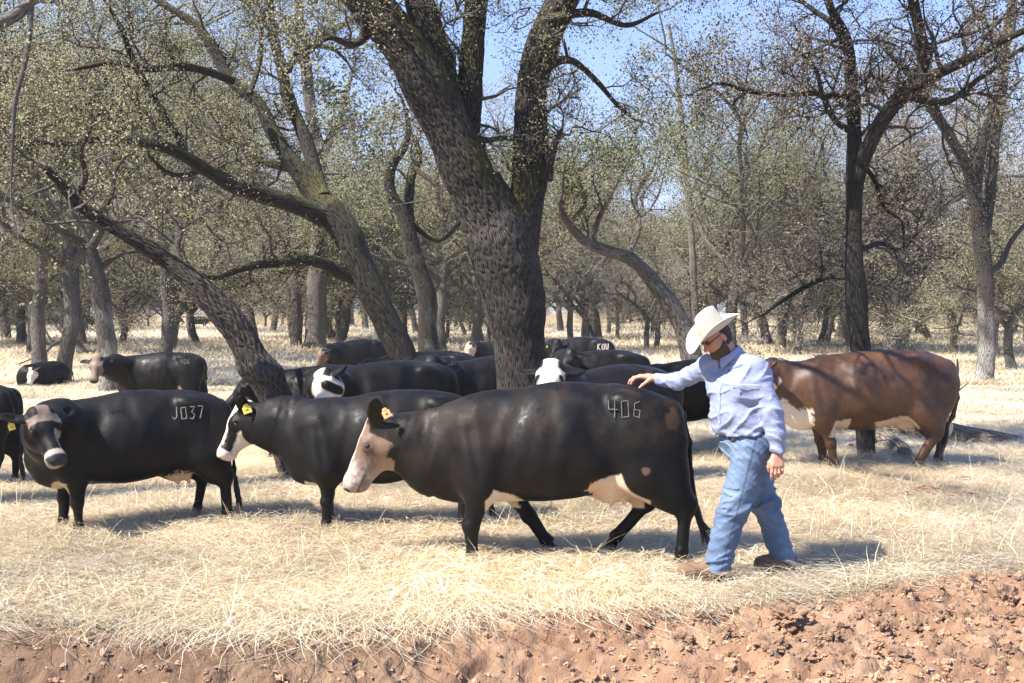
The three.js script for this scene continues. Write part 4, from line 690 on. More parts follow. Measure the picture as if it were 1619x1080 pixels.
const DA = 12.2;
tracedTree('oak_tree', 'big oak with deeply cracked bark forking into three, in the middle of the herd', DA, 826, [DA, DA, [829, 775, 62], [829, 735, 50], [828, 680, 43], [826, 610, 39], [817, 520, 42], [805, 440, 50], [792, 385, 55], [775, 335, 44], [752, 290, 39]],
  [
    [DA, DA - 0.5, [795, 400, 46], [768, 340, 42], [737, 270, 38], [702, 190, 37], [666, 120, 36], [630, 62, 34], [588, 8, 33], [545, -50, 32], [480, -150, 28], [390, -260, 20], [300, -330, 10]],
    [DA + 0.05, DA + 0.3, [806, 430, 40], [818, 380, 36], [829, 331, 29], [838, 284, 27], [839, 207, 26], [841, 136, 24], [859, 65, 25], [889, 0, 23], [922, -70, 22], [980, -180, 18], [1060, -290, 12], [1150, -380, 7]],
    [DA + 0.05, DA + 0.5, [735, 262, 26], [706, 170, 27], [688, 90, 25], [668, 20, 24], [648, -50, 22], [640, -150, 17], [600, -280, 9]],
    [DA + 0.1, DA + 1.0, [728, 240, 24], [738, 195, 21], [743, 130, 18], [748, 60, 17], [754, -5, 17], [765, -80, 15], [790, -190, 10], [800, -300, 6]],
    [DA, DA - 0.2, [862, 285, 12], [868, 255, 9], [875, 232, 7], [889, 203, 2.5]],
    [DA, DA + 1.5, [850, 110, 8], [900, 95, 6], [940, 125, 4.5], [975, 165, 3.2], [1004, 190, 2]],
    [DA, DA - 1.2, [600, 30, 9], [560, 70, 6], [520, 60, 4], [480, 90, 2]],
    [DA, DA + 1.2, [745, 215, 7], [770, 222, 5], [800, 218, 3.5], [830, 230, 2]],
    [DA, DA - 1, [870, 30, 9], [930, 20, 6], [990, 40, 4], [1040, 20, 2]],
  ],
  { hero: true, seed: 201, bark: { base: [0.085, 0.070, 0.060], dark: [0.034, 0.028, 0.024], moss: 0.8 }, trunkOpt: { moss: 0.15 }, sprout: { gap: 0.42, len: 0.7, leaves: 38, leaf: 0.029 }, tones: 'olive',
    extra: [[[-2.3, 6.3, -11.9], [0.45, 0.12, 1], 4.5, 0.13], [[-1.84, 5.6, -12.0], [0.7, 0.25, 0.7], 3.6, 0.1], [[0.6, 5.2, -12.0], [0.3, 0.5, 1], 3.6, 0.09], [[1.0, 6.2, -12.4], [1, 0.35, 0.4], 4.5, 0.14], [[1.62, 7.2, -12.45], [1, 0.1, -0.5], 4.5, 0.12], [[0.72, 5.6, -12.35], [0.8, 0.3, -1], 4, 0.1], [[2.0, 7.6, -12.5], [0.8, 0.4, 0.9], 4, 0.1], [[-2.5, 6.6, -11.85], [-0.6, 0.6, -0.9], 4, 0.1]] });
const DB = 16.5;
tracedTree('oak_tree', 'leaning oak with long mossy limbs reaching left over the herd', DB, 672, [DB, DB, [672, 690, 26], [655, 620, 23], [636, 560, 22], [607, 500, 22], [577, 440, 22], [556, 385, 23], [536, 350, 24], [513, 325, 22]],
  [
    [DB, DB - 2.2, [520, 345, 17], [481, 330, 15], [441, 316, 14], [400, 304, 12.5], [363, 290, 11.5], [311, 259, 10], [270, 236, 9], [207, 222, 7.5], [155, 220, 6], [93, 228, 4.5], [20, 215, 3]],
    [DB, DB + 1.2, [518, 330, 20], [498, 306, 19], [467, 264, 15], [435, 218, 12], [410, 166, 11], [363, 124, 10], [337, 78, 8.5], [311, 41, 7], [249, 0, 6], [200, -40, 5]],
    [DB, DB + 1.8, [512, 315, 14], [503, 290, 13], [482, 218, 11], [456, 156, 9.5], [446, 109, 8.5], [430, 52, 7.5], [425, 0, 6.5], [420, -50, 5]],
    [DB, DB - 1.5, [368, 128, 7], [332, 114, 7], [290, 106, 6.5], [233, 109, 5.5], [181, 99, 4.5], [119, 109, 3]],
    [DB, DB + 2, [450, 118, 6.5], [482, 73, 5.5], [529, 47, 5], [560, 34, 4.5], [600, 40, 3]],
    [DB, DB + 1, [466, 85, 4.5], [500, 72, 4], [530, 80, 3.2], [550, 99, 2.2]],
    [DB, DB + 1, [394, 150, 5], [410, 98, 4.2], [415, 31, 3.2], [430, -10, 2.5]],
    [DB + 0.35, DB + 1.0, [470, 268, 8], [440, 262, 7], [404, 249, 6], [358, 220, 5], [332, 210, 3]],
    [DB, DB - 1, [292, 248, 7.5], [282, 215, 7], [259, 181, 6.5], [228, 130, 6], [207, 88, 5], [192, 47, 4], [171, 10, 3]],
    [DB, DB - 1.2, [318, 268, 5], [295, 277, 4.5], [270, 275, 4], [250, 262, 3.5], [235, 245, 2.5]],
    [DB, DB - 1.4, [560, 440, 12], [530, 428, 11], [508, 415, 9.5], [470, 412, 8.5], [441, 415, 7.5], [400, 420, 6.5], [373, 428, 5.5], [340, 440, 4], [311, 430, 3]],
    [DB, DB - 1.5, [180, 222, 5], [140, 180, 4], [95, 165, 3.2], [60, 190, 2.4], [20, 200, 1.6]],
  ],
  { seed: 202, bark: mossy, sprout: { gap: 0.32, len: 0.85, leaves: 58, leaf: 0.031, puff: 0.32 }, tones: 'olive' });
const DC = 11.7;
tracedTree('oak_tree', 'half bare leaning oak trunk with a pale scar, left of the middle', DC, 470, [DC, DC, [472, 745, 30], [455, 690, 26], [440, 640, 25], [420, 600, 25], [398, 562, 23], [370, 515, 22], [338, 478, 20], [300, 440, 16], [262, 410, 13]],
  [
    [DC, DC - 0.6, [265, 413, 13], [228, 388, 12], [190, 366, 10.5], [150, 342, 9.5], [118, 318, 8], [95, 290, 6.5], [72, 266, 5]],
    [DC, DC + 1, [285, 430, 8], [278, 395, 6], [285, 360, 4.5], [262, 330, 3]], [DC, DC - 0.7, [118, 320, 6], [135, 280, 4.5], [128, 240, 3.5], [145, 200, 2.5]],
    [DC, DC + 0.8, [150, 345, 5], [175, 310, 4], [182, 270, 3], [205, 240, 2]],
  ],
  { hero: true, seed: 203, bark: { base: [0.115, 0.09, 0.073], dark: [0.045, 0.036, 0.03], moss: 0.3 }, trunkOpt: { knot: (x, y, z, r) => 0.05 * Math.exp(-(((y - 1.18) / 0.12) ** 2)) }, sprout: { gap: 0.42, len: 0.6, leaves: 12, leaf: 0.036, from: 0.35 }, tones: 'olive' });
const DG = 21;
tracedTree('oak_tree', 'crooked oak with twisted mossy arms just left of the forked trunk', DG, 690, [DG, DG, [690, 640, 21], [683, 590, 18], [676, 540, 16], [675, 474, 15], [655, 405, 13]],
  [[DG, DG, [660, 420, 12], [640, 345, 10], [617, 302, 9], [619, 262, 7.5], [638, 235, 6.5], [646, 204, 4], [640, 170, 3]], [DG, DG + 0.8, [655, 395, 8], [648, 350, 8], [649, 284, 7], [663, 249, 5.5], [655, 215, 4]], [DG, DG - 0.8, [656, 268, 5], [672, 278, 4.5], [690, 296, 4], [694, 322, 3], [705, 335, 2]], [DG, DG + 1, [640, 345, 5], [690, 380, 4], [720, 360, 3], [735, 330, 2]]],
  { seed: 204, bark: { ...mossy, pale: 0.5, paleLow: 1 }, sprout: { gap: 0.35, len: 0.9, leaves: 36, leaf: 0.038, from: 0.4, puff: 0.35 }, tones: 'olive' });
const DH = 18;
tracedTree('oak_tree', 'pale trunk arching over to the left behind the man and his hat', DH, 1102, [DH, DH, [1108, 660, 20], [1100, 600, 18], [1090, 555, 16], [1076, 510, 15], [1056, 475, 14], [1024, 435, 12]],
  [[DH, DH - 0.8, [1030, 442, 12], [1005, 415, 10.5], [972, 400, 9.5], [930, 385, 8.5], [905, 362, 7], [890, 338, 6], [886, 318, 4.5]], [DH, DH - 0.8, [935, 386, 6], [945, 350, 4.5], [965, 310, 3.5], [985, 270, 2.5]], [DH, DH + 0.8, [990, 408, 6], [1010, 360, 4.5], [1005, 310, 3.5], [1030, 270, 2.5]], [DH, DH - 1, [900, 350, 4.5], [925, 320, 3.5], [915, 280, 2.5], [935, 250, 2]]],
  { seed: 205, bark: { base: [0.22, 0.19, 0.17], dark: [0.11, 0.095, 0.08], moss: 0.7, pale: 0.75 }, sprout: { gap: 0.3, len: 0.8, leaves: 54, leaf: 0.036, from: 0.45, puff: 0.36 }, tones: 'green' });
const DI = 13.4, dark = { base: [0.045, 0.037, 0.031], dark: [0.015, 0.013, 0.011], moss: 0.45 };
tracedTree('oak_tree', 'dark blackened oak standing behind the red brown cow', DI, 1370, [DI, DI, [1371, 724, 17], [1369, 690, 15], [1366, 640, 15], [1362, 560, 16], [1354, 480, 16], [1350, 400, 14], [1351, 330, 13], [1352, 290, 13]],
  [
    [DI, DI + 0.4, [1351, 300, 13], [1350, 200, 11], [1346, 120, 9.5], [1338, 60, 8], [1312, 10, 6.5], [1300, -50, 5]], [DI, DI - 0.8, [1352, 300, 11], [1372, 235, 11], [1402, 180, 12], [1436, 142, 12], [1462, 100, 10], [1456, 60, 9], [1446, 10, 8], [1440, -60, 6]],
    [DI - 0.3, DI - 1.8, [1430, 148, 11], [1478, 119, 9.5], [1533, 92, 8], [1589, 62, 6.5], [1640, 40, 5], [1720, 10, 3]], [DI - 0.2, DI + 0.6, [1432, 150, 8], [1462, 158, 7.5], [1498, 160, 5.5], [1560, 115, 4], [1625, 70, 3]],
    [DI, DI - 1.2, [1345, 150, 6], [1310, 152, 5], [1278, 147, 4.5], [1230, 150, 4], [1183, 144, 3.5], [1140, 132, 2.8], [1105, 142, 2]], [DI, DI - 1, [1180, 146, 3], [1160, 165, 2.5], [1175, 195, 2], [1182, 215, 1.4]],
    [DI, DI + 0.7, [1342, 92, 6], [1318, 40, 5], [1285, 15, 4], [1240, -20, 3]], [DI, DI - 0.9, [1350, 210, 6], [1320, 190, 5], [1300, 150, 4], [1290, 110, 3], [1262, 80, 2]],
    [DI, DI + 1.2, [1353, 440, 6], [1320, 437, 5], [1300, 441, 4.5], [1262, 460, 3.8], [1228, 482, 3], [1205, 500, 2]], [DI, DI + 0.6, [1351, 250, 5], [1380, 280, 4], [1400, 330, 3], [1425, 350, 2.4], [1430, 390, 1.5]],
    [DI, DI + 1, [1355, 400, 5], [1390, 385, 4], [1425, 395, 3], [1450, 370, 2]],
  ],
  { seed: 206, bark: dark, sprout: { twigTone: { base: [0.075, 0.06, 0.052], dark: [0.03, 0.025, 0.022], moss: 0.2 }, gap: 0.22, len: 0.75, leaves: 15, leaf: 0.030, from: 0.12, kids: 5, puff: 0.30 }, tones: 'rust', extra: [[[4.62, 5.85, -12.65], [0.6, 0.7, 0.7], 3.2, 0.05], [[4.62, 5.85, -12.65], [-0.6, 0.8, 0.3], 3.0, 0.045], [[3.95, 6.15, -13.75], [-0.6, 0.6, 0.6], 3, 0.045], [[3.95, 6.15, -13.75], [0.5, 0.7, -0.6], 3, 0.04]] });
const DJ = 26.5;
tracedTree('oak_tree', 'forked oak with pale lower trunk right of the red brown cow', DJ, 1558, [DJ, DJ, [1557, 606, 17], [1558, 590, 15], [1560, 520, 13], [1558, 450, 12.5], [1553, 395, 13], [1547, 350, 11]],
  [[DJ, DJ - 1, [1548, 360, 11], [1541, 315, 10], [1531, 270, 9], [1502, 216, 8], [1466, 160, 7], [1440, 120, 5], [1400, 80, 3]], [DJ, DJ + 1, [1553, 380, 11], [1562, 333, 9], [1572, 222, 8], [1583, 155, 7.5], [1589, 78, 7], [1600, 0, 6]], [DJ, DJ - 0.4, [1545, 330, 8], [1548, 270, 7], [1560, 200, 6], [1575, 150, 4]], [DJ, DJ + 1, [1557, 430, 6], [1580, 420, 5], [1600, 380, 4], [1625, 350, 3]], [DJ, DJ + 1.5, [1588, 90, 5], [1560, 40, 4], [1530, 0, 3]]],
  { seed: 207, bark: { base: [0.075, 0.060, 0.050], dark: [0.03, 0.026, 0.022], moss: 0.6, pale: 0.85, paleLow: 1 }, sprout: { gap: 0.55, len: 1.1, leaves: 22, leaf: 0.055, puff: 0.45, rad: 0.04, from: 0.35 }, tones: 'olive' });
// the tall pine with a grey trunk
const DP = 48;
tracedTree('pine_tree', 'tall straight pine with grey trunk left of the leaning mossy oak', DP, 497, [DP, DP, [496, 556, 20], [498, 540, 17], [502, 430, 15], [507, 330, 13], [505, 250, 11], [492, 180, 9.5], [482, 90, 8.5], [474, 30, 7], [466, -60, 5]],
  [[DP, DP + 1, [507, 265, 6], [525, 215, 5], [545, 165, 4], [555, 120, 3]], [DP, DP + 1, [480, 90, 5], [455, 50, 4], [440, 10, 3]], [DP, DP - 1, [508, 300, 3], [530, 285, 2.5], [548, 275, 1.6]], [DP, DP - 1, [505, 225, 3], [540, 220, 2.5], [575, 215, 1.6]]],
  { seed: 208, bark: { base: [0.25, 0.215, 0.19], dark: [0.14, 0.12, 0.105] }, sprout: { gap: 0.8, len: 2.0, leaves: 16, leaf: 0.2, puff: 0.9, rad: 0.05 }, tones: 'pine' });
const DD = 24;
tracedTree('oak_tree', 'grey oak above the brown faced cow, one dark limb running out of the left edge', DD, 174, [DD, DD, [174, 622, 17], [172, 575, 15], [166, 520, 14], [158, 465, 14], [148, 420, 13], [136, 388, 12]],
  [[DD, DD - 1, [140, 395, 8.5], [110, 371, 7.5], [60, 340, 6.5], [0, 308, 6], [-60, 275, 5]], [DD, DD + 1, [137, 390, 10], [120, 345, 8], [108, 300, 6.5], [100, 250, 5], [115, 200, 4], [105, 150, 3]], [DD, DD - 1, [140, 400, 7], [165, 350, 6], [170, 300, 5], [195, 250, 4], [200, 190, 3]], [DD, DD + 1, [150, 430, 5], [195, 400, 4], [235, 395, 3], [260, 370, 2]]],
  { seed: 209, bark: { base: [0.11, 0.095, 0.082], dark: [0.05, 0.043, 0.037], moss: 0.4, pale: 0.7, paleLow: 1 }, sprout: { gap: 0.42, len: 1.0, leaves: 40, leaf: 0.042, from: 0.3, puff: 0.4 }, tones: 'green' });
const DX = 9.6;
tracedTree('oak_tree', 'oak outside the left edge whose dead pale branch hangs down into the view', DX, -190, [DX, DX, [-190, 830, 60], [-180, 560, 46], [-165, 300, 42], [-150, 120, 38]],
  [[DX, DX, [-155, 150, 30], [-90, 75, 20], [-30, 45, 13], [22, 25, 10], [48, 2, 8], [75, -40, 6]], [DX, DX, [49, 2, 5.5], [46, 60, 4.6], [37, 110, 4.2], [24, 160, 3.8], [20, 225, 3.2], [17, 290, 2.2]], [DX, DX - 0.1, [20, 235, 2], [18, 320, 1.5], [30, 380, 1.2], [44, 425, 0.7]], [DX, DX + 0.8, [-150, 130, 26], [-120, 0, 20], [-60, -120, 14], [40, -200, 8]]],
  { seed: 210, bark: { base: [0.22, 0.20, 0.18], dark: [0.11, 0.10, 0.09], moss: 0.1, pale: 0.6 }, sprout: { gap: 0.5, len: 0.45, leaves: 5, leaf: 0.036, from: 0.3, rad: 0.008, twigTone: { base: [0.18, 0.16, 0.145], dark: [0.09, 0.08, 0.07] } }, tones: 'olive' });
const DQ = 46;
tracedTree('pine_tree', 'slender wispy pine rising into the blue gap right of the forked trunk', DQ, 1102, [DQ, DQ, [1102, 556, 6], [1096, 420, 5.5], [1086, 280, 5], [1076, 170, 4], [1066, 90, 3], [1058, 40, 2]],
  [[DQ, DQ - 1, [1080, 210, 2], [1110, 175, 1.6], [1140, 150, 1]], [DQ, DQ + 1, [1074, 160, 2], [1050, 130, 1.5], [1030, 118, 1]], [DQ, DQ, [1070, 120, 2], [1098, 90, 1.4], [1125, 85, 1]], [DQ, DQ, [1084, 250, 2], [1055, 225, 1.5], [1035, 215, 1]], [DQ, DQ - 1, [1086, 270, 2], [1125, 240, 1.5], [1150, 225, 1]]],
  { seed: 211, bark: { base: [0.25, 0.225, 0.20], dark: [0.15, 0.13, 0.12] }, sprout: { gap: 0.7, len: 1.3, leaves: 9, leaf: 0.16, puff: 0.7, rad: 0.02 }, tones: 'pine' });
// oaks grown from rules: a few kinds, copied and turned for the woodland behind
function grownOak(seed, o) {
  const r = rng(seed), root = new THREE.Group(), T = new GB(), S = { twigs: new GB(), leaves: new GB() }, bark = o.bark;
  const pts = wander(V(0, -0.15, 0), V(o.lean || 0.12, 1, 0.05), o.trunk, 5, 0.32, 0.12, r), R0 = o.r;
  limb(T, pts, pts.map((_, i) => R0 * (i === 0 ? 1.25 : 1 - 0.07 * i)), { ...bark, seed });
  const tip = pts[5], forks = o.forks || 4, B = new GB();
  const grow = (p, d, len, rad, lvl) => {
    const q = wander(p, d, len, 5, 0.62, lvl ? 0.02 : 0.05, r), l = limb(B, q, q.map((_, i) => rad * (1 - 0.11 * i)), { ...bark, seed, plain: true });
    if (lvl < 2) { const k = lvl ? 3 : 4; for (let i = 0; i < k; i++) { const j = 2 + Math.floor(r() * 4), Td = q[j].clone().sub(q[j - 1]).normalize(), s = V(r() - 0.5, r() - 0.32, r() - 0.5); s.addScaledVector(Td, -s.dot(Td)).normalize(); grow(q[j], Td.addScaledVector(s, 0.9).normalize(), len * (0.5 + 0.3 * r()), rad * 0.58, lvl + 1); } }
    if (lvl > 0 || o.low) sprout(S, l.P, l.R, r, { gap: o.gap || 0.55, len: o.twig || 0.85, rad: 0.022, level: 1, kids: 4, from: 0.1, leaves: o.leaves, leaf: o.leaf || 0.062, puff: 0.55, minRad: 0.004, bark, twigTone: { base: [0.30, 0.27, 0.24], dark: [0.17, 0.15, 0.135], moss: 0.3 }, tones: TONES[o.tones], leafLevel: 1, up: o.droop || 0.0 });
  };
  for (let i = 0; i < forks; i++) { const a = i / forks * 6.283 + r(), e = 0.5 + 0.7 * r(), at0 = i % 2 ? tip : pts[4]; grow(at0, V(Math.cos(a), e, Math.sin(a)), o.limb * (0.75 + 0.5 * r()), R0 * (0.62 - 0.08 * (i % 3)), 0); }
  part('trunk', T.build(), barkFine, root); part('branches', B.build(), barkFine, root); tag(part('twigs', S.twigs.build(), twigMat, root), null, null, null, 'stuff'); if (S.leaves.i.length) tag(part('crown', S.leaves.build(), leafMat, root), null, null, null, 'stuff');
  root.userData.r = R0; return root;
}
const KINDS = [
  [301, { trunk: 2.6, r: 0.22, limb: 2.6, leaves: 52, tones: 'olive', bark: grey }], [302, { trunk: 2.0, r: 0.24, limb: 3.0, leaves: 46, tones: 'grey', bark: { ...grey, pale: 0.7, paleLow: 1 }, lean: 0.3 }],
  [303, { trunk: 3.2, r: 0.2, limb: 2.5, leaves: 52, tones: 'green', bark: grey, lean: -0.2 }], [304, { trunk: 2.4, r: 0.18, limb: 2.4, leaves: 10, tones: 'grey', bark: { ...grey, pale: 0.5 }, lean: 0.1, gap: 0.4, twig: 1.0 }],
  [305, { trunk: 1.8, r: 0.2, limb: 2.4, leaves: 46, tones: 'grey', bark: grey, lean: -0.35, forks: 5, low: 1, droop: -0.06 }], [306, { trunk: 2.8, r: 0.2, limb: 2.9, leaves: 40, tones: 'rust', bark: grey, lean: 0.2 }],
  [307, { trunk: 1.0, r: 0.10, limb: 1.7, leaves: 26, tones: 'grey', bark: grey, forks: 6, low: 1, droop: -0.04, gap: 0.45 }],
].map(([s, o]) => grownOak(s, o));
function plantOak(kind, x, z, s, turn, label, group, tall = 1) {
  const t = KINDS[kind].clone(); t.name = numbered(kind === 6 ? 'scrub_oak' : 'oak_tree'); t.position.set(x, landBase0(x, z) - 0.02, z); t.rotation.y = turn; t.scale.set(s, s * tall, s); delete t.userData.r; tag(t, label, 'tree', group); scene.add(t); return t;
}
const landBase0 = (x, z) => (typeof landBase === 'function' ? landBase(x, z) : 0);
// trunks one can point at: [px, py of the foot, half-width px, kind, turn, label]
const SEEN = [
  [262, 557, 11, 1, 0.2, 'pale oak trunk right of the cow at the far left'], [44, 550, 7, 0, 2.0, 'slim oak near the left edge behind the lying cow'], [192, 546, 6, 3, 1.2, 'thin bare oak beside the grey trunk at the left'],
  [311, 545, 6, 0, 3.9, 'thin leaning oak right of the pale trunk at the left'], [402, 534, 8, 5, 2.2, 'leaning oak between the scarred trunk and the pine'], [465, 537, 8, 3, 5.2, 'thin oak just left of the tall pine'], [527, 541, 8, 0, 4.4, 'oak just right of the tall pine'], [547, 537, 6, 4, 0.7, 'slender second oak right of the tall pine'],
  [577, 521, 7, 5, 1.4, 'far oak showing between the pine and the leaning mossy trunk'], [642, 538, 5, 3, 3.3, 'thin straight oak left of the crooked mossy oak'], [706, 536, 3, 3, 0.4, 'very thin sapling right of the crooked mossy oak'], [755, 536, 4, 0, 2.8, 'slim oak just left of the big forked trunk'], [885, 524, 6, 4, 1.9, 'leaning double oak right of the big forked trunk'],
  [931, 537, 6, 1, 4.1, 'dark oak standing above the KOU branded cow'], [962, 530, 4, 0, 5.6, 'thin oak left of the arching pale trunk'], [1022, 556, 5, 3, 2.4, 'left of two thin bare trunks beside the arching trunk'], [1036, 555, 5, 3, 0.9, 'right of two thin bare trunks beside the arching trunk'], [1218, 550, 9, 1, 3.0, 'dark oak just right of the white hat'],
  [1178, 534, 6, 5, 1.1, 'oak hidden behind the man and his hat'], [1261, 545, 5, 3, 4.8, 'thin oak between the hat and the blackened oak'], [1297, 546, 6, 0, 0.3, 'leaning oak left of the blackened oak'], [1340, 556, 10, 1, 5.1, 'pale trunk close behind the blackened oak'], [1433, 560, 14, 1, 1.7, 'pale broken oak right of the blackened oak'],
  [1510, 557, 6, 5, 3.6, 'slanting thin oak left of the forked pale oak'], [1601, 588, 9, 0, 2.5, 'leaning oak at the right edge'], [1578, 570, 6, 3, 4.0, 'thin oak behind the forked pale oak'], [1470, 545, 6, 4, 0.8, 'grey oak behind the rump of the red brown cow'], [820, 520, 6, 2, 0.2, 'far oak behind the big forked trunk'], [95, 524, 5, 4, 3.2, 'oak beside the far cattle at the left'], [8, 540, 8, 2, 5.0, 'oak at the far left edge'], [1110, 540, 7, 4, 5.9, 'oak behind the crown of the white hat'],
];
for (const [px, py, hw, kind, turn, label, dd] of SEEN) { const p = ground(px, py), d = dd || -p.z, q = at(px, 500, d); plantOak(kind, q.x, q.z, clamp(hw / FPX * d / [0.22, 0.24, 0.2, 0.18, 0.2, 0.2, 0.1][kind], 0.75, 1.7), turn, label, null, 1.0 + 0.1 * Math.sin(px)); }
// the wood beyond, which nothing tells apart
{
  const r = rng(555), G = 'oaks of the wood in the distance';
  for (let i = 0; i < 125; i++) { const t = i / 125, d = 40 + 130 * Math.pow(t, 1.25) + 6 * r(), x = (r() * 2 - 1) * (d * 0.52 + 3); plantOak(Math.floor(r() * 6), x, -d, 0.8 + 0.7 * r(), r() * 6.28, 'grey olive oak among many in the wood in the distance', G, 0.9 + 0.3 * r()); }
  for (let i = 0; i < 46; i++) { const d = 55 + 90 * r(), x = (r() * 2 - 1) * (d * 0.52 + 3); plantOak(6, x, -d, 1.0 + 0.8 * r(), r() * 6.28, 'low grey oak scrub between the distant trunks', 'low scrub between the distant trunks'); }
  const TALL = [[401, { trunk: 3.6, r: 0.19, limb: 3.9, leaves: 44, leaf: 0.055, tones: 'olive', bark: grey, gap: 0.42, twig: 1.0, forks: 5 }], [402, { trunk: 4.2, r: 0.19, limb: 3.8, leaves: 36, leaf: 0.055, tones: 'grey', bark: grey, gap: 0.42, twig: 1.1, forks: 5, lean: -0.15 }], [403, { trunk: 4.0, r: 0.19, limb: 4.0, leaves: 40, leaf: 0.055, tones: 'green', bark: grey, gap: 0.42, twig: 1.0, forks: 5, lean: 0.2 }]].map(([s, o]) => grownOak(s, o));
  KINDS.push(...TALL);
  [[-10.8, -26, 7, 1.05, 'tall leafy oak filling the upper left behind the mossy limbs'], [-13.5, -31, 9, 1.15, 'tall oak at the upper left edge farther back'], [-12.2, -38, 8, 1.2, 'tall oak between the grey trunk and the pine, farther back'], [14.5, -41, 8, 1.1, 'tall oak behind the forked pale oak at the upper right'], [8.6, -42, 9, 1.1, 'tall sparse oak behind the hat, upper middle right'], [-0.6, -42, 7, 1.0, 'tall leafy oak straight behind the big forked trunk']].forEach(([x, z, k, s, l]) => plantOak(k, x, z, s, x * 1.7, l));
}
// ---------- the man ----------
{
  const pos = at(1165, 600, 7.43); pos.y = stand(pos.x, pos.z, 0.3) + 0.01;
  const man = thing('person', 'man in cream hat, pale blue shirt and jeans, walking with a hand on the cow', 'person', pos);
  const unit = (a) => V(...a).normalize(), add = (a, b, k = 1) => [a[0] + b[0] * k, a[1] + b[1] * k, a[2] + b[2] * k];
  const L = [0.57, 0, 0.82], FWD = [-0.82, 0, 0.57];
  const C = [-0.150, 1.648, 0.03], F = unit([-0.80, -0.57, 0.20]), S0 = V(0.24, 0, 0.97), Up = F.clone().cross(S0.clone().addScaledVector(F, -S0.dot(F)).normalize()).normalize(); if (Up.y < 0) Up.negate();
  const Sd = Up.clone().cross(F).normalize(); if (Sd.z < 0) Sd.negate();
  const HM = new THREE.Matrix4().makeBasis(F, Up, Sd).setPosition(...C), HI = HM.clone().invert();   // head: x forward, y up, z to his left
  const H = (p) => framed(p, HM);
  // skin
  const fingers = (w, k, dirs, lens, rads, spread, down) => 0;
  const chain = (pts, r, k = 0.006) => pts.slice(0, -1).map((a, i) => cap(a, pts[i + 1], r[i], r[i + 1], k));
  const rW = [-0.515, 1.325, -0.375], rK = [-0.612, 1.338, -0.415];
  const rightHand = [cap([-0.44, 1.315, -0.34], rW, 0.036, 0.029, 0.02), cap(rW, [-0.56, 1.336, -0.395], 0.027, 0.026, 0.02),
    cap([-0.555, 1.333, -0.372], [-0.612, 1.338, -0.385], 0.019, 0.017, 0.015), cap([-0.555, 1.334, -0.395], [-0.618, 1.340, -0.408], 0.019, 0.017, 0.015), cap([-0.55, 1.33, -0.415], [-0.612, 1.335, -0.432], 0.018, 0.016, 0.015), cap([-0.545, 1.325, -0.43], [-0.60, 1.328, -0.452], 0.016, 0.014, 0.015),
    ...chain([[-0.612, 1.338, -0.383], [-0.652, 1.328, -0.386], [-0.674, 1.306, -0.388], [-0.684, 1.284, -0.390]], [0.0115, 0.0105, 0.0095, 0.008]),
    ...chain([[-0.618, 1.340, -0.406], [-0.662, 1.331, -0.412], [-0.688, 1.308, -0.416], [-0.698, 1.284, -0.418]], [0.0115, 0.0105, 0.0095, 0.008]),
    ...chain([[-0.612, 1.335, -0.430], [-0.655, 1.327, -0.440], [-0.680, 1.304, -0.446], [-0.690, 1.283, -0.448]], [0.011, 0.010, 0.009, 0.008]),
    ...chain([[-0.600, 1.328, -0.450], [-0.636, 1.320, -0.464], [-0.656, 1.300, -0.472], [-0.664, 1.283, -0.474]], [0.010, 0.009, 0.0085, 0.0075]),
    ...chain([[-0.535, 1.325, -0.365], [-0.572, 1.305, -0.345], [-0.604, 1.282, -0.338], [-0.628, 1.262, -0.338]], [0.018, 0.0135, 0.0115, 0.009], 0.01)];
  const lW = [0.222, 0.868, 0.245];
  const leftHand = [cap([0.222, 0.94, 0.23], lW, 0.037, 0.029, 0.02),
    ...[-1.5, -0.5, 0.5, 1.5].map((i) => cap([0.220 + i * 0.013, 0.852, 0.248], [0.216 + i * 0.0215, 0.782 + Math.abs(i + 0.3) * 0.004, 0.266 - 0.003 * i], 0.0185, 0.0155, 0.016)),
    ...chain([[0.184, 0.784, 0.270], [0.178, 0.744, 0.276], [0.178, 0.718, 0.270], [0.181, 0.698, 0.262]], [0.012, 0.0105, 0.0095, 0.008]),
    ...chain([[0.205, 0.780, 0.268], [0.202, 0.735, 0.276], [0.204, 0.710, 0.264], [0.207, 0.695, 0.248]], [0.012, 0.011, 0.010, 0.0085]),
    ...chain([[0.227, 0.782, 0.265], [0.228, 0.740, 0.274], [0.229, 0.718, 0.260], [0.229, 0.708, 0.243]], [0.0115, 0.0105, 0.0095, 0.008]),
    ...chain([[0.248, 0.788, 0.260], [0.252, 0.755, 0.268], [0.252, 0.737, 0.256], [0.250, 0.728, 0.242]], [0.0105, 0.0095, 0.0085, 0.0075]),
    ...chain([[0.196, 0.838, 0.250], [0.170, 0.805, 0.252], [0.163, 0.775, 0.250], [0.166, 0.748, 0.247]], [0.018, 0.014, 0.0115, 0.009], 0.012)];
  const skull = [ellip([0, 0.01, 0], [1, 0, 0], [0, 1, 0], [0.100, 0.108, 0.076], 0.02), cap([0.045, -0.06, -0.02], [0.045, -0.06, 0.02], 0.048, 0.048, 0.04), cap([0.03, -0.085, -0.028], [0.075, -0.110, 0], 0.030, 0.024, 0.03), cap([0.03, -0.085, 0.028], [0.075, -0.110, 0], 0.030, 0.024, 0.03)].map(H);
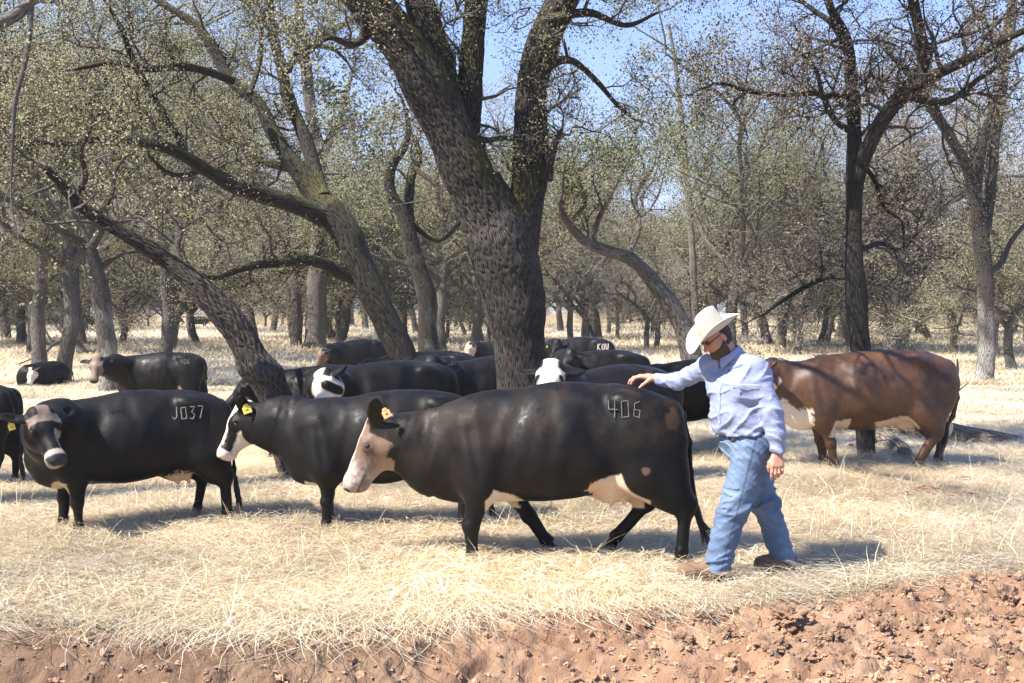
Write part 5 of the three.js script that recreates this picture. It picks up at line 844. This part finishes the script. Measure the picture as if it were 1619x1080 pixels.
  const faceBits = [cap([0.092, -0.004, 0], [0.122, -0.042, 0], 0.011, 0.015, 0.016), cap([0.108, -0.046, -0.012], [0.108, -0.046, 0.012], 0.010, 0.010, 0.012), cap([0.088, 0.022, -0.035], [0.088, 0.022, 0.035], 0.014, 0.014, 0.015), cap([0.092, -0.074, -0.014], [0.092, -0.074, 0.014], 0.010, 0.010, 0.010), cap([0.088, -0.086, -0.012], [0.088, -0.086, 0.012], 0.010, 0.010, 0.010),
    dig(cap([0.105, -0.080, -0.020], [0.105, -0.080, 0.020], 0.003, 0.003, 0.006)), ...[-1, 1].flatMap((s) => [cap([0.065, -0.03, s * 0.045], [0.05, -0.045, s * 0.055], 0.024, 0.018, 0.02), dig(ball([0.100, 0.003, s * 0.032], 0.016, 0.012)), ellip([-0.008, -0.018, s * 0.082], [0.2, 1, 0], [1, -0.2, s * 0.4], [0.034, 0.020, 0.010], 0.006), dig(ellip([-0.002, -0.016, s * 0.094], [0.2, 1, 0], [1, -0.2, 0], [0.020, 0.011, 0.006], 0.006))])].map(H);
  const neck = [cap([-0.035, 1.475, 0.0], [-0.105, 1.60, 0.02], 0.068, 0.058, 0.05)];
  const trunk = [cap(add([-0.02, 1.30, 0.01], L, -0.08), add([-0.02, 1.30, 0.01], L, 0.08), 0.105, 0.105, 0.05), cap([0.0, 1.08, 0.02], [-0.01, 1.28, 0.01], 0.11, 0.11, 0.05), cap([0.06, 0.93, 0.02], [0.0, 1.08, 0.02], 0.10, 0.115, 0.05), cap([-0.04, 1.46, 0], [0.08, 1.42, 0.13], 0.045, 0.045, 0.05), cap([-0.04, 1.46, 0], [-0.17, 1.42, -0.14], 0.05, 0.055, 0.05),
    cap([0.095, 1.42, 0.15], [0.19, 1.13, 0.205], 0.055, 0.042, 0.03), cap([0.19, 1.13, 0.205], [0.222, 0.94, 0.23], 0.042, 0.037, 0.02), cap([-0.17, 1.42, -0.15], [-0.375, 1.305, -0.285], 0.055, 0.042, 0.03), cap([-0.375, 1.305, -0.285], [-0.44, 1.315, -0.34], 0.042, 0.036, 0.02),
    cap([0.06, 0.90, 0.10], [-0.04, 0.49, 0.13], 0.10, 0.065, 0.04), cap([-0.04, 0.49, 0.13], [-0.16, 0.09, 0.13], 0.065, 0.045, 0.03), cap([0.06, 0.90, -0.07], [0.215, 0.48, -0.06], 0.10, 0.065, 0.04), cap([0.215, 0.48, -0.06], [0.34, 0.11, -0.06], 0.065, 0.045, 0.03)];
  const skin = [...trunk, ...neck, ...skull, ...faceBits, ...rightHand, ...leftHand], q = V();
  const inHead = (x, y) => y > 1.47 && x < 0.05, inR = (x, y) => x < -0.46 && y < 1.47, inL = (x, y) => y < 0.93 && x > 0.12 && y > 0.66, inLz = (x, y, z) => inL(x, y) && z > 0.19;
  const geo = mergeGeometries([
    mesher(skin, [-0.5, 0.02, -0.42], [0.45, 1.52, 0.34], 0.014, (x, y, z) => !inHead(x, y) && !inR(x, y) && !inLz(x, y, z)),
    mesher([...trunk.slice(0, 5), ...neck, ...skull, ...faceBits], [-0.34, 1.44, -0.14], [0.08, 1.80, 0.18], 0.004, inHead),
    mesher([...trunk.slice(7, 9), ...rightHand], [-0.73, 1.23, -0.51], [-0.42, 1.40, -0.28], 0.0034, inR), mesher([...trunk.slice(5, 7), ...leftHand], [0.11, 0.66, 0.18], [0.30, 0.97, 0.32], 0.0034, inL)]);
  finish(geo, (x, y, z) => {
    q.set(x, y, z).applyMatrix4(HI); const n = fbm(x * 30, y * 30, z * 30, 2); let c = mix3([0.46, 0.235, 0.155], [0.38, 0.18, 0.115], clamp(0.5 + n));
    if (y > 1.44 && x < 0.06) { c = mix3(c, [0.42, 0.17, 0.12], 0.6 * sstep(0.03, 0.0, Math.hypot(q.x - 0.11, q.y + 0.045) - 0.02)); if (q.y > -0.092 && q.y < -0.068 && q.x > 0.09 && Math.abs(q.z) < 0.025) c = [0.36, 0.14, 0.12]; }
    return c;
  });
  const body = part('body', geo, new THREE.MeshPhysicalMaterial({ vertexColors: true, roughness: 0.55, sheen: 0.2 }), man);
  // hair and beard
  const head0 = [...skull];
  const shell = (name, th, cond, cell, col) => {
    const f = { k: 0, f: (x, y, z) => { q.set(x, y, z).applyMatrix4(HI); const jag = 0.004 * noise(x * 60, y * 60, z * 60) + 0.003 * noise(x * 130, y * 130, z * 130); return Math.max(field([...head0, neck[0]], x, y, z) - th - jag, cond(q.x, q.y, q.z) + 0.006 * noise(x * 40, y * 40, z * 40)); } };
    const g = mesher([f], [-0.34, 1.43, -0.13], [0.03, 1.80, 0.18], cell); finish(g, (x, y, z) => mix3(col, col.map((v) => v * 0.5), clamp(0.5 + noise(x * 90, y * 90, z * 90)))); part(name, g, std({ vertexColors: true, roughness: 0.8 }), man);
  };
  shell('hair', 0.007, (x, y, z) => Math.max(x + 0.012 - 0.35 * Math.max(0, y), -0.085 - y), 0.0045, [0.045, 0.026, 0.016]);
  shell('beard', 0.0055, (x, y, z) => Math.max(y + 0.046 + 0.34 * Math.max(x, 0) - 0.3 * Math.max(0, 0.03 - x), -x - 0.002, -y - 0.146), 0.0035, [0.075, 0.038, 0.02]);
  // dark glasses
  const dark = std({ color: new THREE.Color(0.012, 0.011, 0.011), roughness: 0.15 });
  const gl = part('glasses', mergeGeometries([-1, 1].flatMap((s) => { const a = new THREE.SphereGeometry(0.022, 16, 10, 0, 6.283, 0, 1.1).rotateZ(-Math.PI / 2).scale(0.7, 0.85, 1.15).translate(0.093, 0.000, s * 0.034), b = new THREE.BoxGeometry(0.095, 0.006, 0.003).translate(0.058, 0.006, s * 0.0785); return [a.toNonIndexed(), b.toNonIndexed()]; }).concat([new THREE.BoxGeometry(0.006, 0.005, 0.03).translate(0.112, 0.008, 0).toNonIndexed()])), dark, man); gl.applyMatrix4(HM);
  // hat: brim and creased crown, worn low over the face
  {
    const hF = unit([-0.82, -0.54, 0.18]), hU = hF.clone().cross(Sd.clone().addScaledVector(hF, -Sd.dot(hF)).normalize()).normalize(); if (hU.y < 0) hU.negate(); const hS = hF.clone().cross(hU).normalize(); if (hS.z < 0) hS.negate();
    const M = new THREE.Matrix4().makeBasis(hF, hU, hS).setPosition(C[0] + hU.x * 0.038, C[1] + hU.y * 0.038, C[2]);
    const weave = dataTex(128, (u, v, x, y) => { const s = ((x >> 1) + (y >> 1)) % 2 ? 0.8 : 0.35; return [s, s, s]; }); weave.repeat.set(60, 60);
    const straw = std({ color: new THREE.Color(0.50, 0.455, 0.375), roughness: 0.75, bumpMap: weave, bumpScale: 0.0008, side: THREE.DoubleSide });
    const surface = (nu, nv, f) => { const g = new GB(); for (let j = 0; j <= nv; j++) for (let i = 0; i <= nu; i++) { const p = f(i / nu * 6.28318, j / nv); g.v(p[0], p[1], p[2], 0, 1, 0, i / nu * 0.6 * 1.0, j / nv * 0.2, [1, 1, 1]); } for (let j = 0; j < nv; j++) for (let i = 0; i < nu; i++) { const a = j * (nu + 1) + i, b = a + nu + 1; g.tri(a, a + 1, b); g.tri(a + 1, b + 1, b); } return g.build(true); };
    const rx = 0.102, rz = 0.083;
    const brim = (th, o) => (a, t) => { const c = Math.cos(a), s = Math.sin(a), R = t, x = c * lerp(rx, 0.222, R) * (c < 0 ? 0.94 : 1), z = s * lerp(rz, 0.205, R), up = 0.052 * Math.pow(Math.abs(s), 2.2) * R * R + 0.012 * R - (c > 0 ? 0.055 : 0.012) * R * R * Math.pow(Math.abs(c), 3); return [x, up + o, z * (1 - 0.17 * R * R * Math.abs(s))]; };
    const rim = (a, t) => { const e = brim(0, 0)(a, 1), ph = t * Math.PI; return [e[0] + Math.cos(a) * 0.003 * Math.sin(ph), e[1] + 0.0025 * Math.cos(ph), e[2] + Math.sin(a) * 0.003 * Math.sin(ph)]; };
    const crown = (a, t) => {
      const c = Math.cos(a), s = Math.sin(a); let k, y;
      if (t < 0.72) { const w = t / 0.72; k = 1 - 0.16 * w * w - (c > 0 ? 0.10 * w * c * c : 0); y = 0.132 * w; } else { const w = (t - 0.72) / 0.28; k = (0.84 - (c > 0 ? 0.10 * c * c : 0)) * Math.cos(w * 1.5708); y = 0.132 + 0.020 * Math.sin(w * 1.5708); }
      let x = rx * c * k, z = rz * s * k; const top = sstep(0.35, 0.95, t);
      y -= 0.036 * top * Math.exp(-((z / 0.024) ** 2)) * sstep(-0.085, -0.02, x);                               // centre crease
      y += 0.012 * top * (c < 0 ? -c : -0.6 * c);                                                              // falls to the front
      if (x > 0.0) z *= 1 - 0.30 * top * sstep(0.0, 0.07, x) * sstep(0.3, 0.9, t);                             // pinch
      return [x, y, z];
    };
    const hat = part('hat', mergeGeometries([surface(96, 14, brim(0, 0.0025)), surface(96, 14, brim(0, -0.0025)), surface(96, 4, rim), surface(96, 40, crown)]), straw, man); hat.applyMatrix4(M);
    const band = part('hat_band', surface(96, 4, (a, t) => [rx * Math.cos(a) * (1.012 - 0.012 * t) + 0.002 * Math.cos(a) * Math.sin(t * 3.14), 0.005 + 0.020 * t, rz * Math.sin(a) * (1.014 - 0.012 * t) + 0.002 * Math.sin(a) * Math.sin(t * 3.14)]), std({ color: new THREE.Color(0.60, 0.53, 0.43), roughness: 0.8, bumpMap: weave, bumpScale: 0.002, side: THREE.DoubleSide }), hat);
  }
  // shirt
  const cloth = [
    cap(add([-0.015, 1.30, 0.01], L, -0.085), add([-0.015, 1.30, 0.01], L, 0.085), 0.134, 0.134, 0.04), cap(add([0.07, 1.36, 0.0], L, -0.06), add([0.07, 1.36, 0.0], L, 0.06), 0.112, 0.112, 0.08),
    cap(add([0.008, 1.06, 0.02], L, -0.06), add([0.008, 1.06, 0.02], L, 0.06), 0.140, 0.140, 0.05), cap([-0.01, 1.13, 0.03], [-0.02, 1.24, 0.02], 0.155, 0.148, 0.06), cap(add([0.035, 0.97, 0.02], L, -0.06), add([0.035, 0.97, 0.02], L, 0.06), 0.128, 0.128, 0.05),
    cap([-0.03, 1.485, 0.01], [0.085, 1.432, 0.130], 0.056, 0.070, 0.06), cap([-0.03, 1.485, 0.0], [-0.165, 1.425, -0.135], 0.058, 0.075, 0.06),
    cap([0.095, 1.415, 0.150], [0.185, 1.15, 0.205], 0.080, 0.066, 0.05), cap([0.185, 1.15, 0.205], [0.216, 0.985, 0.228], 0.068, 0.058, 0.03), cap([0.216, 0.985, 0.228], [0.220, 0.935, 0.233], 0.058, 0.048, 0.02), cap([0.224, 0.935, 0.233], [0.222, 0.885, 0.241], 0.047, 0.045, 0.008),
    cap([-0.165, 1.42, -0.14], [-0.365, 1.312, -0.275], 0.072, 0.055, 0.05), cap([-0.365, 1.312, -0.275], [-0.43, 1.315, -0.325], 0.055, 0.046, 0.025), cap([-0.455, 1.318, -0.345], [-0.505, 1.325, -0.372], 0.043, 0.039, 0.008)];
  const rid = (n, p = 2) => { const v = 1 - Math.min(1, Math.abs(n) * 2.2); return Math.pow(v, p); };
  const fold = (x, y, z) => {
    const arm = sstep(0.10, 0.15, x) * sstep(1.40, 1.28, y), rarm = sstep(-0.2, -0.28, x), low = sstep(1.22, 1.0, y) * (1 - arm), el = Math.exp(-(((y - 1.13) / 0.09) ** 2)), cuff = sstep(1.02, 0.95, y);
    return (1 - arm) * (1 - rarm) * (-0.013 * rid(noise(x * 3 + y * 5, y * 9 - x * 7, z * 4), 3) - 0.012 * low * rid(noise(x * 4 + 8, y * 17 + x * 4, z * 5), 2) + 0.008 * noise(x * 6, y * 6, z * 6)) + arm * ((0.006 + 0.012 * el + 0.010 * cuff) * -rid(noise(x * 6 + 3, y * 15 - z * 9 + x * 8, z * 6), 2) + 0.005 * noise(x * 9, y * 9, z * 9)) - rarm * 0.010 * rid(noise(x * 15 + y * 12, y * 11, z * 13), 2) - 0.0022 * rid(noise(x * 16, y * 30 + x * 14, z * 14));
  };
  // torso is cut at the waist, the near sleeve hangs past it
  const waist = (x, y, z) => (x > 0.14 && z > 0.165 ? -1 : 0.985 + 0.10 * x - y);
  const shirtF = { k: 0, f: (x, y, z) => Math.max(field(cloth, x, y, z), waist(x, y, z), 0.878 - y, -0.512 - x + 0.0) };
  const shirtBend = (x, y, z) => fold(x, y, z);
  const sg = mesher([shirtF], [-0.56, 0.84, -0.46], [0.36, 1.58, 0.36], 0.0075, null, shirtBend);
  const weave2 = dataTex(256, (u, v) => { const s = clamp(0.5 + 0.6 * tnoise(u, v, 12, 2) + 0.4 * tnoise(u, v, 34, 5)); return [s, s, s]; });
  finish(sg, (x, y, z) => { const n = fbm(x * 6, y * 6, z * 6, 3), s = 1 - 0.08 * clamp(n + 0.2); return [0.235 * s, 0.265 * s, 0.395 * s]; }, (x, y, z) => [x * 2.2 + z * 2, y * 2.2]);
  const shirtMat = std({ vertexColors: true, roughness: 0.82, bumpMap: weave2, bumpScale: 0.003 });
  part('shirt', sg, shirtMat, man);
  const shirtD = (x, y, z) => field(cloth, x, y, z) + fold(x, y, z);
  // pieces sewn on the shirt: a sheet pressed on the cloth from outside
  function sewn(name, c, u, v, w, h, th, mat, shape, col = [0.235, 0.265, 0.395]) {
    const U = unit(u), W = unit(v), N = U.clone().cross(W).normalize(); if (N.z < 0) N.negate(); const g = new GB(), n = 10, rows = [];
    const hit = (x, y, off) => { const p = V(...c).addScaledVector(U, x).addScaledVector(W, y).addScaledVector(N, 0.2); for (let i = 0; i < 60; i++) { const d = shirtD(p.x, p.y, p.z); if (d < 0.0006) break; if (i === 59 || p.distanceTo(V(...c)) > 0.34) { return (hit.last || V(...c)).clone(); } p.addScaledVector(N, -Math.max(d * 0.6, 0.001)); } p.addScaledVector(N, off); hit.last = p.clone(); return p; };
    for (let j = 0; j <= n; j++) { const row = []; for (let i = 0; i <= n; i++) { const s = shape ? shape(i / n, j / n) : [i / n, j / n], e = i === 0 || j === 0 || i === n || j === n, p = hit((s[0] - 0.5) * w, (0.5 - s[1]) * h, e ? -0.001 : th); row.push(g.v(p.x, p.y, p.z, 0, 0, 1, p.x * 2.2 + p.z * 2, p.y * 2.2, col)); } rows.push(row); }
    for (let j = 0; j < n; j++) for (let i = 0; i < n; i++) { g.tri(rows[j][i], rows[j + 1][i], rows[j][i + 1]); g.tri(rows[j][i + 1], rows[j + 1][i], rows[j + 1][i + 1]); }
    const m = part(name, g.build(true), mat, man); m.material.side = THREE.DoubleSide; return { m, hit };
  }
  const trimMat = shirtMat.clone();
  sewn('pocket', [-0.035, 1.255, 0.15], [0.82, 0, -0.57].map((v) => -v), [0.05, 1, 0], 0.115, 0.125, 0.005, trimMat, (i, j) => [i, j < 0.75 ? j : j - 0.18 * Math.abs(i - 0.5) * (j - 0.75) * 4]);
  sewn('pocket_flap', [-0.035, 1.305, 0.15], [0.82, 0, -0.57].map((v) => -v), [0.05, 1, 0], 0.122, 0.05, 0.009, trimMat, (i, j) => [i, j * (0.7 + 0.6 * (0.5 - Math.abs(i - 0.5)))]);
  const pl = sewn('placket', [-0.125, 1.22, 0.10], [0.57, 0, 0.82], [0.02, 1, 0], 0.032, 0.42, 0.005, trimMat);
  for (const y of [0.16, 0.08, 0, -0.08, -0.16]) { const b = part('button', new THREE.CylinderGeometry(0.0055, 0.0055, 0.003, 12), std({ color: new THREE.Color(0.72, 0.72, 0.74), roughness: 0.3 }), man), p = pl.hit(0, y, 0.006); b.position.copy(p); b.rotation.set(Math.PI / 2, 0, 0.6); }
  // collar: a folded band round the neck with two points
  {
    const g = new GB(), n = 48, ax = unit([-0.45, 0.88, 0.06]), e1 = unit([-0.85, -0.42, 0.35]), e2 = ax.clone().cross(e1).normalize(), c0 = V(-0.055, 1.515, 0.008), rows = [];
    for (let i = 0; i <= n; i++) {
      const a = 0.16 + i / n * (6.283 - 0.32), c = Math.cos(a), s = Math.sin(a), fr = Math.pow(Math.max(0, c), 3), row = [];
      [[0.074, -0.012], [0.072, 0.018], [0.076, 0.026], [0.084, 0.020], [0.098, -0.016 - 0.030 * fr], [0.094, -0.018 - 0.030 * fr]].forEach(([r, h], k) => { const rr = r + (k > 3 ? 0.012 * fr : 0), p = c0.clone().addScaledVector(e1, c * rr * 1.05).addScaledVector(e2, s * rr).addScaledVector(ax, h - 0.012 * c); row.push(g.v(p.x, p.y, p.z, 0, 1, 0, i / n, k / 5, [0.235, 0.265, 0.395])); }); rows.push(row);
    }
    for (let i = 0; i < n; i++) for (let k = 0; k < 5; k++) { g.tri(rows[i][k], rows[i + 1][k], rows[i][k + 1]); g.tri(rows[i][k + 1], rows[i + 1][k], rows[i + 1][k + 1]); }
    part('collar', g.build(true), trimMat, man);
  }
  // jeans
  const jean = [cap(add([0.058, 0.925, 0.02], L, -0.065), add([0.058, 0.925, 0.02], L, 0.065), 0.122, 0.122, 0.04), cap([0.085, 0.90, 0.0], [0.105, 0.86, 0.03], 0.108, 0.112, 0.08),
    cap([0.075, 0.87, 0.10], [0.025, 0.66, 0.115], 0.122, 0.112, 0.05), cap([0.025, 0.66, 0.115], [-0.038, 0.48, 0.13], 0.112, 0.098, 0.03), cap([-0.038, 0.48, 0.13], [-0.105, 0.28, 0.13], 0.098, 0.088, 0.03), cap([-0.105, 0.28, 0.13], [-0.158, 0.08, 0.13], 0.088, 0.082, 0.02),
    cap([0.06, 0.87, -0.07], [0.145, 0.66, -0.065], 0.12, 0.105, 0.05), cap([0.145, 0.66, -0.065], [0.212, 0.48, -0.06], 0.105, 0.092, 0.03), cap([0.212, 0.48, -0.06], [0.285, 0.28, -0.06], 0.092, 0.082, 0.03), cap([0.285, 0.28, -0.06], [0.345, 0.08, -0.06], 0.082, 0.080, 0.02)];
  const crease = (x, y, z) => { const k = Math.exp(-(((y - 0.52) / 0.10) ** 2)), h = sstep(0.24, 0.09, y), t = sstep(0.70, 0.88, y), s = z > 0.03 ? -0.35 : 0.35; return -(0.006 + 0.015 * k + 0.019 * h + 0.013 * t) * rid(noise(x * 5 + z * 5, (y + x * (y > 0.62 ? 0.9 : s)) * 17, z * 5), 2) - 0.0025 * rid(noise(x * 16, y * 30 - x * 22, z * 16)) + 0.006 * noise(x * 5, y * 6, z * 5); };
  const jeanF = { k: 0, f: (x, y, z) => Math.max(field(jean, x, y, z), y - 0.985 - 0.1 * x, (z > 0.03 ? 0.052 + 0.10 * (x + 0.16) : 0.075 - 0.25 * (x - 0.34)) - y) };
  const jg = mesher([jeanF], [-0.32, 0.0, -0.24], [0.5, 1.03, 0.32], 0.0075, null, crease);
  finish(jg, (x, y, z) => {
    const n = fbm(x * 5, y * 5, z * 5, 3), fr = z > 0.03 ? sstep(0.05, -0.05, x - lerp(-0.15, 0.05, y / 0.9)) : sstep(0.05, -0.05, x - lerp(0.33, 0.09, y / 0.9)); let c = mix3([0.065, 0.105, 0.185], [0.145, 0.205, 0.305], clamp(0.25 + n + 0.45 * fr * sstep(0.25, 0.6, y)));
    c = mix3(c, [0.20, 0.27, 0.38], 0.25 * sstep(0.18, 0.45, noise(x * 9, y * 34 + x * 15, z * 9)) * (0.4 + fr));
    const cx = z > 0.03 ? lerp(-0.172, 0.06, y / 0.9) : lerp(0.36, 0.075, y / 0.9), out = z > 0.03 ? z > 0.19 : z < -0.13; if (Math.abs(x - cx - 0.01) < 0.006 && out) c = mix3(c, [0.03, 0.05, 0.10], 0.7); // outer seam
    if (y < 0.115 && y > 0.095 && z > 0) c = mix3(c, [0.08, 0.12, 0.22], 0.5); if (y < 0.07) c = mix3(c, [0.30, 0.25, 0.2], 0.5); return c;
  }, (x, y, z) => [x * 5 + z * 4, y * 5]);
  const denim = dataTex(256, (u, v, x, y) => { const s = clamp(0.5 + 0.25 * Math.sin((x + y) * 0.785) + 0.4 * tnoise(u, v, 20, 2)); return [s, s, s]; });
  part('jeans', jg, std({ vertexColors: true, roughness: 0.9, bumpMap: denim, bumpScale: 0.0018 }), man);
  // belt, buckle, knife sheath strap
  const beltF = { k: 0, f: (x, y, z) => Math.max(field(jean.slice(0, 1), x, y, z) - 0.008, Math.abs(y - 0.962 - 0.10 * x) - 0.018) };
  part('belt', finish(mesher([beltF], [-0.25, 0.90, -0.25], [0.3, 1.05, 0.3], 0.006), () => [0.05, 0.028, 0.018]), std({ vertexColors: true, roughness: 0.5 }), man);
  const bk = part('belt_buckle', new THREE.TorusGeometry(0.024, 0.005, 8, 20), std({ color: new THREE.Color(0.5, 0.42, 0.28), metalness: 1, roughness: 0.35 }), man); bk.position.set(-0.064, 0.955, 0.100); bk.rotation.y = -0.95; bk.scale.set(1.2, 0.8, 1);
  const str = part('leather_strap', new THREE.CapsuleGeometry(0.011, 0.05, 4, 10).scale(1, 1, 0.5), std({ color: new THREE.Color(0.40, 0.20, 0.14), roughness: 0.6 }), man); str.position.set(0.005, 0.925, 0.165); str.rotation.z = 0.3;
  const st2 = part('knife_handle', new THREE.CapsuleGeometry(0.008, 0.035, 4, 10), std({ color: new THREE.Color(0.03, 0.03, 0.06), roughness: 0.4 }), man); st2.position.set(0.022, 0.895, 0.172); st2.rotation.z = 0.25;
  const ring = part('ring', new THREE.TorusGeometry(0.0115, 0.0022, 8, 20), std({ color: new THREE.Color(0.9, 0.65, 0.3), metalness: 1, roughness: 0.25 }), man); ring.position.set(0.2275, 0.763, 0.2695); ring.rotation.x = Math.PI / 2;
  // boots
  const boot = (toe, heel, ank, pitch, col) => {
    const d = V(...toe).sub(V(...heel)).normalize(), f = [cap(add(heel, [d.x, d.y, d.z], 0.02), add(toe, [d.x, d.y, d.z], -0.06), 0.052, 0.052, 0.03), cap(add(toe, [d.x, d.y, d.z], -0.10), add(toe, [d.x, d.y, d.z], -0.045), 0.054, 0.045, 0.02), cap(add(heel, [d.x, d.y, d.z], 0.05), ank, 0.055, 0.055, 0.03), cap(add(heel, [d.x, d.y, d.z], 0.10), ank, 0.045, 0.04, 0.03)];
    const nrm = V(-d.y, d.x, 0); if (nrm.y < 0) nrm.negate(); const under = (x, y, z) => (x - heel[0]) * nrm.x + (y - heel[1]) * nrm.y + 0.036;
    const up = { k: 0, f: (x, y, z) => smax(field(f, x, y, z), -under(x, y, z), 0.012) }, so = { k: 0, f: (x, y, z) => Math.max(field(f.slice(0, 2), x, y, z) - 0.006, Math.abs(under(x, y, z) + 0.004) - 0.009 - 0.012 * sstep(0.09, 0.07, (x - heel[0]) * d.x + (y - heel[1]) * d.y)) };
    const lo = [0, 1, 2].map((i) => Math.min(toe[i], heel[i], ank[i]) - 0.09), hi = [0, 1, 2].map((i) => Math.max(toe[i], heel[i], ank[i]) + 0.09);
    const b = part('boot', finish(mesher([up], lo, hi, 0.006, null, (x, y, z) => 0.003 * noise(x * 30, y * 30, z * 30)), (x, y, z) => mix3(col, col.map((v) => v * 0.6), clamp(0.4 + fbm(x * 20, y * 20, z * 20, 2)))), std({ vertexColors: true, roughness: 0.85 }), man);
    part('sole', finish(mesher([so], lo, hi, 0.006), () => [0.075, 0.05, 0.035]), std({ vertexColors: true, roughness: 0.9 }), b);
  };
  boot([-0.425, 0.055, 0.145], [-0.13, 0.062, 0.13], [-0.165, 0.18, 0.13], 0, [0.20, 0.12, 0.072]);
  boot([0.135, 0.05, -0.045], [0.40, 0.09, -0.06], [0.345, 0.18, -0.06], 0, [0.15, 0.085, 0.055]);
}
// ---------- logs, fallen branches, dung ----------
{
  const r = rng(909), deadBark = { base: [0.26, 0.22, 0.185], dark: [0.11, 0.09, 0.075], moss: 0.2 }, cutWood = { base: [0.34, 0.19, 0.11], dark: [0.20, 0.10, 0.06] };
  const lying = (name, label, category, pts, rad, bark, forks = []) => { // [px, py of the ground below, height above it]
    const P = pts.map(([px, py, h]) => { const p = ground(px, py); p.y = landBase(p.x, p.z) + h; return p; }), o = P[0].clone(), root = thing(name, label, category, o), g = new GB();
    limb(g, P.map((p) => p.clone().sub(o)), rad, { ...bark, gnarl: 0.9 }); part(forks.length ? 'limb' : 'wood', g.build(), barkFine, root);
    for (const [i, d, L, rr, n] of forks) { const gg = new GB(); for (let k = 0; k < 1; k++) { const q = wander(P[i].clone().sub(o), V(...d), L, 6, 0.7, 0.02, r); limb(gg, q, q.map((_, j) => rr * (1 - 0.14 * j)), bark); for (let m = 0; m < n; m++) { const w = wander(q[2 + Math.floor(r() * 4)], V(r() - .5, r() - .3, r() - .5), L * 0.5, 4, 0.8, 0, r); tube(gg, w, w.map((_, j) => rr * 0.35 * (1 - 0.2 * j)), 4, barkTone(bark), {}); } } part('branch', gg.build(), barkFine, root); }
    return root;
  };
  lying('fallen_log', 'long fallen log lying in the grass behind the legs of the red brown cow', 'log', [[1300, 685, 0.10], [1370, 682, 0.16], [1430, 690, 0.16], [1500, 700, 0.14], [1560, 705, 0.10], [1612, 700, 0.04]], [0.06, 0.15, 0.17, 0.14, 0.12, 0.05], deadBark, [[2, [0.6, 0.25, 0.8], 1.3, 0.07, 2]]);
  lying('fallen_log', 'shorter fallen limb on the ground just left of the long log', 'log', [[1345, 712, 0.05], [1390, 706, 0.12], [1425, 722, 0.08], [1440, 735, 0.03]], [0.05, 0.10, 0.10, 0.05], deadBark);
  lying('wood_piece', 'left of two reddish rotten wood pieces in the grass at the right', 'wood', [[1432, 788, 0.03], [1462, 786, 0.05], [1492, 787, 0.03]], [0.05, 0.065, 0.05], cutWood);
  lying('wood_piece', 'right of two reddish rotten wood pieces in the grass at the right', 'wood', [[1492, 792, 0.05], [1530, 793, 0.05], [1566, 797, 0.04]], [0.045, 0.055, 0.05], cutWood);
  lying('wood_piece', 'dark stick of wood in the grass at the right edge', 'wood', [[1500, 765, 0.04], [1530, 764, 0.05], [1556, 766, 0.02]], [0.03, 0.035, 0.02], deadBark);
  lying('fallen_branch', 'dead grey branch standing out of the grass above the lying cow', 'branch', [[150, 582, 0.55], [128, 582, 0.75], [108, 584, 0.95], [86, 586, 0.80], [66, 590, 0.55], [30, 592, 0.30]], [0.10, 0.09, 0.07, 0.05, 0.035, 0.015], deadBark, [[2, [-0.6, 0.9, 0], 1.8, 0.05, 4], [1, [-0.2, 1, 0.2], 1.6, 0.04, 4], [3, [-0.8, 0.6, 0.1], 1.6, 0.035, 4], [3, [-0.5, -0.2, 0.5], 1.2, 0.03, 3]]);
  // dung pats and dark stones in the straw
  const dung = std({ color: new THREE.Color(0.05, 0.036, 0.026), roughness: 0.95, bumpMap: soilBump, bumpScale: 0.02 });
  [[62, 880, .11, 'large dark dung pat in the straw at the far left'], [92, 878, .07, 'small dark dung lump right of the large dung pat at the left'], [182, 998, .075, 'dark dung lump near the bottom edge of the straw at the left'], [205, 970, .03, 'small dark crumb of dung among the straw at the left'], [1035, 938, .045, 'dark lump in the straw left of the lead boot'], [1405, 884, .07, 'dark clod in the grass right of the man and his shadow'], [300, 905, .03, 'dark bit of dung below the J037 cow'], [170, 943, .05, 'dark dung lump below the left branded cow, nearer the bank']].forEach(([px, py, s, label], i) => {
    const p = ground(px, py); p.y = fieldY(p.x, p.z); const k = EYE / (EYE - p.y); p.x /= k; p.z /= k;
    const m = part(numbered('dung_pat'), lumpGeo(60 + i, 8, 0.7), dung, scene); m.position.copy(p); m.position.y += 0.02; m.scale.set(s * 1.3, s * 0.42, s); m.rotation.y = r() * 6; tag(m, label, 'dung');
  });
}
scene.fog = new THREE.FogExp2(new THREE.Color(0.92, 0.94, 1.0), 0.0005);
const renderer = new THREE.WebGLRenderer({ antialias: true });
renderer.setSize(1024, 683);
renderer.shadowMap.enabled = true;
renderer.toneMapping = THREE.LinearToneMapping;
renderer.toneMappingExposure = EXPOSURE;
renderer.render(scene, camera);
